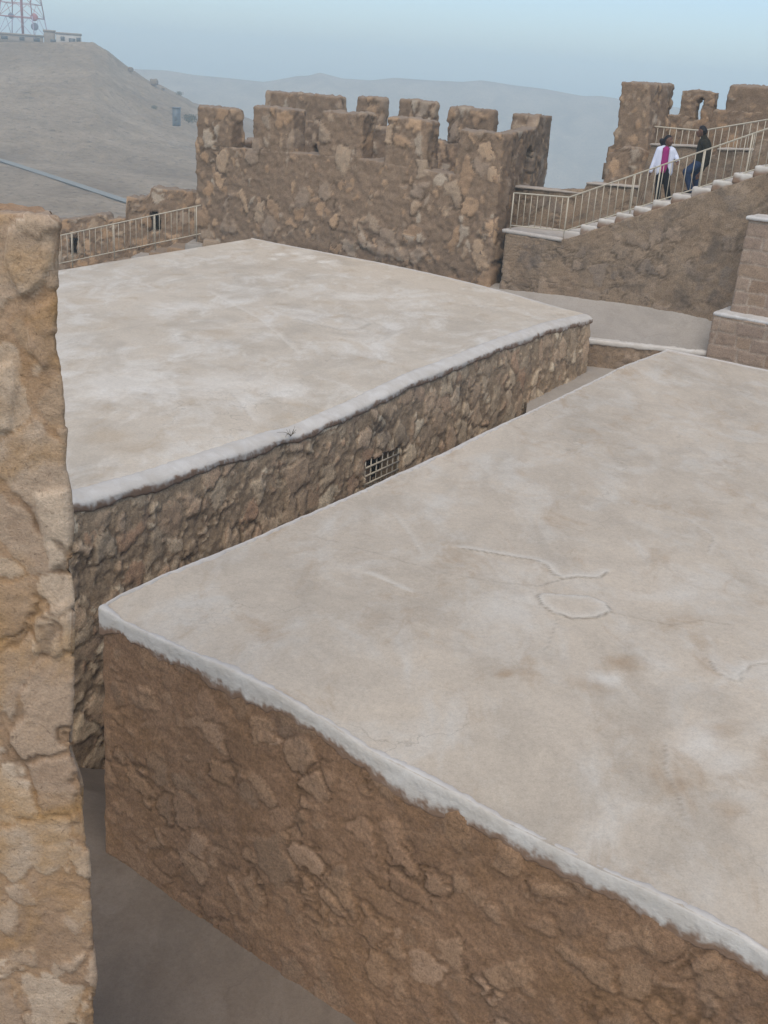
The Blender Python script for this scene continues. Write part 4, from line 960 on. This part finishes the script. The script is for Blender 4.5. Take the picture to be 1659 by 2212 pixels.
for z, m in ((4.9, M_red), (8.0, M_red), (11.3, M_red), (15., M_red), (19., M_red), (23.8, M_red)):
    for k in range(4):
        V, f = tube([mleg(k, z), mleg((k+1) % 4, z)], .11 if z < 5 else .08, 6); mk('girder', V, f, m, mastt)
for k in range(4):
    for z0_, z1_, m in ((4.9, 8., M_red), (8., 11.3, M_red), (11.3, 15., M_red), (15., 19., M_red), (19., 23.8, M_red), (.2, 4.9, M_mastw)):
        V, f = tube([mleg(k, z0_), (mleg(k, z1_)+mleg((k+1) % 4, z1_))/2, ], .06, 6); mk('brace', V, f, m, mastt)
        V, f = tube([mleg((k+1) % 4, z0_), (mleg(k, z1_)+mleg((k+1) % 4, z1_))/2], .06, 6); mk('brace', V, f, m, mastt)
V, f = tube([[mc[0], mc[1], mb-.5], [mc[0], mc[1], mb+HT]], .33, 8); mk('mast_column', V, f, M_red, mastt)
def dish(u, z, y, m, r=.9):
    c = np.array([mc[0], mc[1], mb+z])+vx*((u-50.5)/2334*310)+vy*y; V = []; n = 20
    for rr, dy in ((.02, .0), (.5, -.12), (.9, -.35), (1., -.45), (1., -.75), (.5, -.80), (.02, -.82)):
        for j in range(n):
            w = 2*math.pi*j/n; V.append(c+vx*r*rr*math.cos(w)+np.array([0, 0, r*rr*math.sin(w)])+vy*dy)
    mk('dish', np.array(V), grid_faces(7, n).reshape(-1, 4), m, mastt) if False else None
    f = [[i*n+j, i*n+(j+1) % n, (i+1)*n+(j+1) % n, (i+1)*n+j] for i in range(6) for j in range(n)]; mk('dish', np.array(V), f, m, mastt)
dish(72, 5.0, -4.2, M_red); dish(72, 2.9, -4.2, M_dish); dish(31, 5.0, -2.5, M_dish, .7)
# shed, shrubs and boulders on the hillside
p = hp(371, 228); p2 = hp(386, 228); 
sz = 7.3+228*math.tan(azel(378, 261)[1]); sh = thing('metal_shed', 'small blue grey upright shed at the foot of the hill', 'shed', (p[0], p[1], sz))
c = box8(p, (p2-p)[:2], np.array([0, 1.6]), sz-1., sz+2.35); V, f = hexa(c, [2, 2, 3], .03); mk('wall', V, f, simple('blue_grey_metal', (.11, .125, .135), .5, .4, .1, .6), sh)
c = box8(p[:2]-np.array([.12, .15]), (p2-p)[:2]+np.array([.24, 0]), np.array([0, 1.9]), sz+2.36, sz+2.50); V, f = hexa(c, [1, 1, 1], .02); mk('roof', V, f, simple('shed_roof', (.16, .17, .18), .5, .4), sh)
c = box8(p[:2]+(p2-p)[:2]*.25+np.array([0, -.04]), (p2-p)[:2]*.5, np.array([0, .03]), sz, sz+1.95); V, f = hexa(c, [1, 1, 1], .01); mk('door', V, f, simple('shed_door', (.13, .145, .155), .5, .4), sh)
M_bush = simple('dusty_leaves', (.10, .10, .065), .9, .1, .3, 1.5)
def bush(u, v, d, r, label):
    x, y = polar(azel(u, v)[0], d); z = 7.3+d*math.tan(azel(u, v)[1]); Vs = []; Fs = []; n = 260
    c = rng.normal(0, 1, (n, 3)); c /= np.linalg.norm(c, axis=1, keepdims=True); c *= (rng.random(n)**.4)[:, None]*np.array([r, r*.7, r*.55])*(.8+.4*rng.random((n, 1)))
    s = r*.11; V = np.zeros((n, 4, 3))
    for i in range(n):
        a = rng.normal(0, 1, 3); a /= np.linalg.norm(a); b = np.cross(a, rng.normal(0, 1, 3)); b /= np.linalg.norm(b)
        V[i] = [c[i]-a*s, c[i]+b*s*.6, c[i]+a*s, c[i]-b*s*.6]
    V = V.reshape(-1, 3)+np.array([x, y, z+r*.35]); tag(mk('shrub', V, np.arange(4*n).reshape(-1, 4), M_bush, None, None, False), label, 'shrub', 'shrubs on the hillside')
bush(412, 262, 222, 1.5, 'widest dusty shrub, right of the blue grey shed'); bush(333, 235, 250, .8, 'little dusty shrub left of the blue grey shed'); bush(388, 205, 297, 1.0, 'dusty shrub on the hill ridge just above the shed')
M_rock = simple('boulder_stone', (.22, .17, .125), .95, .1, .2, 1.)
def rock(u, v, d, r, label):
    x, y = polar(azel(u, v)[0], d); z = 7.3+d*math.tan(azel(u, v)[1]); c = box8((x-r, y-r*.7), (2*r, 0), (0, 1.4*r), z-r*.9, z+r*.7); V, f = hexa(c, [8, 8, 8], r*.5)
    N = normals(V, f); V = V+N*(r*.35*fbm(V*1.1/r, 4, int(u)))[:, None]; tag(mk('boulder', V, f, M_rock), label, 'boulder', 'boulders on the hill ridge')
rock(282, 149, 299, .6, 'small boulder highest up the hill ridge'); rock(333, 176, 299, .95, 'large boulder midway down the hill ridge'); rock(352, 192, 299, .4, 'smallest boulder on the ridge, below the large one')

# ------------------------------------------------------------------ people
def caps(segs, seg=14):
    """tapered capsules: (p, q, r0, r1[, flatten]) joined as loose closed pieces"""
    bm_parts = []
    for sgm in segs:
        p, q, r0_, r1_ = [np.asarray(x, float) for x in sgm[:4]]; fl = np.array(sgm[4]) if len(sgm) > 4 else np.ones(3)
        d = q-p; L = np.linalg.norm(d); d = d/L if L > 1e-6 else np.array([0, 0, 1.])
        ref = np.array([0, 1., 0]) if abs(d[1]) < .9 else np.array([1., 0, 0]); a = np.cross(ref, d); a /= np.linalg.norm(a); b = np.cross(d, a)
        V = []
        ring = [(-math.cos(t)*r0_, math.sin(t)*r0_, 0) for t in np.linspace(.12, math.pi/2, 5)]+[(math.cos(t)*r1_, math.sin(t)*r1_, 1) for t in np.linspace(math.pi/2, .12, 5)][0:]
        for off, rad, e in ring:
            c = (p if e == 0 else q)+d*off
            for j in range(seg):
                w = 2*math.pi*j/seg; V.append(c+(a*math.cos(w)+b*math.sin(w))*rad*fl)
        k = len(ring); f = [[i*seg+j, i*seg+(j+1) % seg, (i+1)*seg+(j+1) % seg, (i+1)*seg+j] for i in range(k-1) for j in range(seg)]
        for e in (0, k-1):
            for j in range(seg//2-1):
                qd = [e*seg+j, e*seg+j+1, e*seg+seg-2-j, e*seg+seg-1-j]; f.append(qd[::-1] if e == 0 else qd)
        bm_parts.append((np.array(V), np.array(f)))
    return join(bm_parts)
def organic(name, segs, mat, parent, voxel=.012, smooth=3):
    V, f = caps(segs); me = bpy.data.meshes.new('tmp'); me.from_pydata(V.tolist(), [], f.tolist()); me.update()
    import bmesh
    bm = bmesh.new(); bm.from_mesh(me); bmesh.ops.recalc_face_normals(bm, faces=bm.faces); bm.to_mesh(me); bm.free()
    ob = bpy.data.objects.new('tmp', me); COL.objects.link(ob)
    m = ob.modifiers.new('r', 'REMESH'); m.mode = 'VOXEL'; m.voxel_size = voxel; m.use_smooth_shade = True
    s = ob.modifiers.new('s', 'SMOOTH'); s.iterations = smooth; s.factor = .5
    dg = bpy.context.evaluated_depsgraph_get(); me2 = bpy.data.meshes.new_from_object(ob.evaluated_get(dg)); me2.name = name
    bpy.data.objects.remove(ob); me2.materials.clear()
    return link(name, me2, parent, (mat,))
def person(label, foot, body, clothes, skin):
    az_ = math.atan2(foot[0], foot[1]); root = organic('person', body, skin, None, .009, 2)
    root.location = foot; root.rotation_euler = (0, 0, -az_); tag(root, label, 'person', None)
    for nm, segs, mat, vx_, sm in clothes: organic(nm, segs, mat, root, vx_, sm)
    return root
def fingers(palm, dirn, side, down, L=.075):
    """five fingers from a palm point: dirn along the hand, side across it, down = curl direction"""
    palm = np.asarray(palm, float); dirn = np.asarray(dirn, float); dirn /= np.linalg.norm(dirn); side = np.asarray(side, float); side /= np.linalg.norm(side); down = np.asarray(down, float)
    s = []
    for k, ln in enumerate((.9, 1.0, .95, .75)):
        b = palm+dirn*.05+side*(.028-.019*k); m_ = b+dirn*L*.5*ln+down*.008; e = m_+dirn*L*.35*ln+down*.03; s += [(b, m_, .0095, .009), (m_, e, .009, .0075)]
    b = palm+side*.035; m_ = b+side*.02+dirn*.03; s += [(b, m_, .012, .010), (m_, m_+dirn*.03+down*.012, .010, .008)]
    return s
def head(c, face, hr=.088):
    c = np.asarray(c, float); fc = np.asarray(face, float); fc /= np.linalg.norm(fc); sd2 = np.cross(fc, [0, 0, 1.]); sd2 /= np.linalg.norm(sd2); z = np.array([0, 0, 1.])
    return [(c-z*.015-fc*.012, c+z*.035-fc*.012, hr*.92, hr*.95), (c-z*.06+fc*.030, c-z*.02+fc*.03, hr*.55, hr*.72), (c-z*.085+fc*.045, c-z*.08+fc*.05, .030, .028),
            (c+z*.012+fc*.088, c-z*.022+fc*.103, .009, .016), (c-z*.052+fc*.085, c-z*.052+fc*.088, .02, .014), (c+sd2*.083-z*.01, c+sd2*.088+z*.01, .016, .018), (c-sd2*.083-z*.01, c-sd2*.088+z*.01, .016, .018)]
M_skin = simple('brown_skin', (.13, .065, .04), .55, .3, .05, 20); M_hair = simple('black_hair', (.008, .007, .008), .6, .3, .1, 40)
M_jwhite = simple('white_cotton', (.62, .64, .72), .85, .2, .04, 8); M_pink = simple('magenta_knit', (.30, .028, .15), .85, .2, .08, 15); M_black = simple('black_cloth', (.010, .010, .013), .85, .2, .1, 10)
M_olive = simple('dark_olive_cloth', (.026, .023, .015), .85, .2, .12, 9); M_denim = simple('blue_denim', (.022, .040, .085), .85, .2, .2, 14); M_shoe = simple('dark_shoe', (.012, .012, .016), .6, .3)
def X3(*a): return np.array(a, float)
# woman: faces the camera, head turned to the man
wf = G(4.0, .42, ZL+5*RISE)
hc = X3(.0, 0, 1.475); wl = X3(-.315, -.08, .78); wrr = X3(.27, -.20, 1.06)
wb = head(hc, (.80, -.5, .12)) + [(X3(-.03, .01, 1.30), X3(-.01, .01, 1.42), .05, .045), (X3(-.04, .01, .90), X3(-.04, .01, 1.22), .12, .13, (1, .7, 1)), (X3(-.17, .01, 1.30), X3(.10, .01, 1.30), .045, .045),
      (X3(-.20, 0, 1.29), X3(-.255, -.02, 1.05), .045, .038), (X3(-.255, -.02, 1.05), wl, .036, .024), (wl, wl+X3(-.012, -.01, -.07), .026, .030, (1, .7, 1)),
      (X3(.13, 0, 1.29), X3(.215, .0, 1.15), .045, .038), (X3(.215, .0, 1.15), wrr, .036, .024), (wrr, wrr+X3(.005, -.06, -.012), .026, .03),
      (X3(-.085, 0, .86), X3(-.085, -.02, .44), .085, .055), (X3(-.085, -.02, .44), X3(-.06, 0, .06), .052, .034), (X3(.05, 0, .86), X3(.10, -.03, .50), .085, .055), (X3(.10, -.03, .50), X3(.175, .01, .23), .052, .034)]
wb += fingers(wl+X3(-.012, -.01, -.07), (0, -.1, -1), (0, -1, 0), X3(.8, -.3, 0)) + fingers(wrr+X3(.005, -.05, -.012), (0, -1, -.2), (-1, 0, 0), X3(0, 0, -1))
jk = [(X3(-.165, -.01, 1.25), X3(-.135, -.01, .80), .085, .098, (.9, .85, 1)), (X3(.09, -.01, 1.25), X3(.115, -.01, .80), .082, .09, (.85, .85, 1)), (X3(-.12, .06, 1.26), X3(-.10, .07, .82), .09, .10), (X3(.04, .06, 1.26), X3(.06, .07, .82), .09, .10),
      (X3(-.17, .01, 1.295), X3(-.08, .03, 1.335), .058, .05), (X3(.11, .01, 1.295), X3(.03, .03, 1.335), .058, .05), (X3(-.195, 0, 1.28), X3(-.255, -.02, 1.05), .066, .056), (X3(-.255, -.02, 1.05), wl+X3(.004, 0, .02), .054, .05),
      (X3(.12, 0, 1.28), X3(.215, 0, 1.15), .064, .056), (X3(.215, 0, 1.15), wrr+X3(-.005, .02, .01), .054, .046)]
tp = [(X3(-.035, -.03, 1.27), X3(-.035, -.045, .86), .095, .105, (.85, .8, 1))]
tr = [(X3(-.03, 0, .90), X3(-.03, 0, .83), .125, .125, (1, .75, 1)), (X3(-.085, 0, .84), X3(-.085, -.02, .44), .098, .075), (X3(-.085, -.02, .44), X3(-.06, 0, .07), .073, .068), (X3(.05, 0, .84), X3(.10, -.03, .50), .098, .075), (X3(.10, -.03, .50), X3(.175, .01, .24), .073, .065)]
hr = [(hc+X3(-.045, .035, .02), hc+X3(-.025, .015, .055), .088, .083), (hc+X3(-.06, .05, -.03), hc+X3(-.04, .05, .02), .07, .08), (hc+X3(-.10, .07, -.02), hc+X3(-.16, .09, -.01), .045, .06), (hc+X3(-.16, .09, -.01), hc+X3(-.14, .09, -.10), .06, .035)]
sho = [(X3(-.06, .03, .035), X3(-.065, -.12, .028), .038, .034), (X3(.175, .03, .225), X3(.21, -.10, .222), .038, .034)]
person('woman in an open white jacket, magenta top and black trousers standing on the stairs', tuple(wf), wb, [('jacket', jk, M_jwhite, .012, 3), ('top', tp, M_pink, .012, 2), ('trousers', tr, M_black, .012, 3), ('hair', hr, M_hair, .011, 2), ('shoes', sho, M_shoe, .01, 2)], M_skin)
# man: side on, facing left and down the stairs, knees bent
mf = G(4.80, .55, ZL+7*RISE)
mh = X3(-.10, 0, 1.345); ml = X3(.03, -.19, .50)
mb_ = head(mh, (-1, -.12, -.12), .092) + [(X3(-.01, 0, 1.20), X3(-.06, 0, 1.29), .055, .052), (X3(-.03, 0, .70), X3(-.0, 0, 1.10), .13, .14, (.85, 1, 1)), (X3(0, -.16, 1.14), X3(0, .16, 1.14), .05, .05),
       (X3(.02, -.18, 1.13), X3(.14, -.2, .84), .05, .042), (X3(.14, -.2, .84), ml, .04, .028), (ml, ml+X3(-.03, 0, -.07), .03, .033), (X3(.02, .18, 1.13), X3(.06, .22, .84), .05, .042), (X3(.06, .22, .84), X3(-.10, .2, .64), .04, .028), (X3(-.10, .2, .64), X3(-.16, .18, .62), .03, .033),
       (X3(-.06, -.08, .66), X3(-.29, -.14, .47), .09, .065), (X3(-.29, -.14, .47), X3(-.13, -.1, .07), .06, .042), (X3(-.02, .08, .66), X3(-.06, .06, .34), .09, .065), (X3(-.06, .06, .34), X3(.02, .06, .07), .06, .042)]
mb_ += fingers(ml+X3(-.03, 0, -.07), (-.3, 0, -1), (-1, -.2, 0), X3(-.2, .6, 0)) + fingers(X3(-.16, .18, .62), (-1, 0, -.3), (0, 0, 1), X3(0, -.8, -.3))
mj = [(X3(-.03, 0, .66), X3(-.0, 0, .98), .165, .165, (.85, 1, 1)), (X3(.01, 0, .98), X3(.0, 0, 1.10), .165, .14), (X3(.07, 0, .70), X3(.05, 0, 1.06), .12, .12), (X3(0, -.15, 1.12), X3(0, .15, 1.12), .075, .075), (X3(-.0, 0, 1.17), X3(-.03, 0, 1.24), .085, .072),
      (X3(.02, -.18, 1.11), X3(.14, -.2, .84), .078, .066), (X3(.14, -.2, .84), ml+X3(.01, 0, .03), .062, .05), (X3(.02, .18, 1.11), X3(.06, .22, .84), .078, .066), (X3(.06, .22, .84), X3(-.09, .2, .65), .062, .05)]
mj_t = [(X3(-.05, 0, .68), X3(-.05, 0, .60), .135, .135), (X3(-.06, -.08, .64), X3(-.29, -.14, .47), .112, .088), (X3(-.29, -.14, .47), X3(-.13, -.1, .08), .084, .068), (X3(-.03, .08, .64), X3(-.06, .06, .34), .112, .09), (X3(-.06, .06, .34), X3(.02, .06, .08), .084, .07)]
mhr = [(mh+X3(.035, 0, .02), mh+X3(.015, 0, .055), .092, .085), (mh+X3(.05, 0, -.03), mh+X3(.05, 0, .0), .07, .08)]
msh = [(X3(-.12, -.1, .04), X3(-.25, -.11, .032), .042, .036), (X3(.03, .06, .04), X3(-.10, .05, .032), .042, .036)]
person('man in a dark olive jacket and blue jeans facing the woman on the stairs', tuple(mf), mb_, [('jacket', mj, M_olive, .012, 3), ('jeans', mj_t, M_denim, .012, 3), ('hair', mhr, M_hair, .011, 2), ('shoes', msh, M_shoe, .01, 2)], M_skin)

# ------------------------------------------------------------------ haze
me = bpy.data.meshes.new('haze'); P = [(x, y, z) for x in (-1445, 1445) for y in (-1445, 1445) for z in (-140, 40.)]
me.from_pydata(P, [], [(0, 1, 3, 2), (4, 6, 7, 5), (0, 4, 5, 1), (2, 3, 7, 6), (0, 2, 6, 4), (1, 5, 7, 3)]); me.update()
hz = link('haze', me); structure(hz, 'stuff')
hm = bpy.data.materials.new('haze'); hm.use_nodes = True; nt = hm.node_tree; nt.nodes.clear()
vo = nt.nodes.new('ShaderNodeVolumePrincipled'); ou = nt.nodes.new('ShaderNodeOutputMaterial'); nt.links.new(vo.outputs[0], ou.inputs['Volume'])
vo.inputs['Color'].default_value = (.82, .975, 1., 1); vo.inputs['Density'].default_value = .0015; vo.inputs['Anisotropy'].default_value = -.08
me.materials.append(hm)

# ------------------------------------------------------------------ light
SUN_EL, SUN_AZ = R_(55), R_(186)      # azimuth measured clockwise from +Y
w = bpy.data.worlds.new('World'); scene.world = w; w.use_nodes = True; t = w.node_tree; bg = t.nodes['Background']
sk = t.nodes.new('ShaderNodeTexSky'); sk.sky_type = 'NISHITA'; sk.sun_disc = False; sk.sun_elevation = SUN_EL; sk.sun_rotation = SUN_AZ; sk.dust_density = 1.0; sk.air_density = .9; sk.ozone_density = 3.4
t.links.new(sk.outputs[0], bg.inputs['Color']); bg.inputs['Strength'].default_value = .12
sl_ = bpy.data.lights.new('sun', 'SUN'); sl_.energy = 1.6; sl_.angle = R_(60); sl_.color = (1, .905, .765)
so = bpy.data.objects.new('sun', sl_); COL.objects.link(so)
dv = Vector((math.sin(SUN_AZ)*math.cos(SUN_EL), math.cos(SUN_AZ)*math.cos(SUN_EL), math.sin(SUN_EL)))
so.rotation_euler = dv.to_track_quat('Z', 'Y').to_euler(); so.location = (0, 0, 60)
scene.view_settings.view_transform = 'Standard'; scene.view_settings.look = 'None'; scene.view_settings.exposure = 0.5; scene.view_settings.gamma = 1.0
scene.cycles.max_bounces = 10; scene.cycles.diffuse_bounces = 4; scene.cycles.volume_bounces = 8
scene.cycles.use_denoising = True
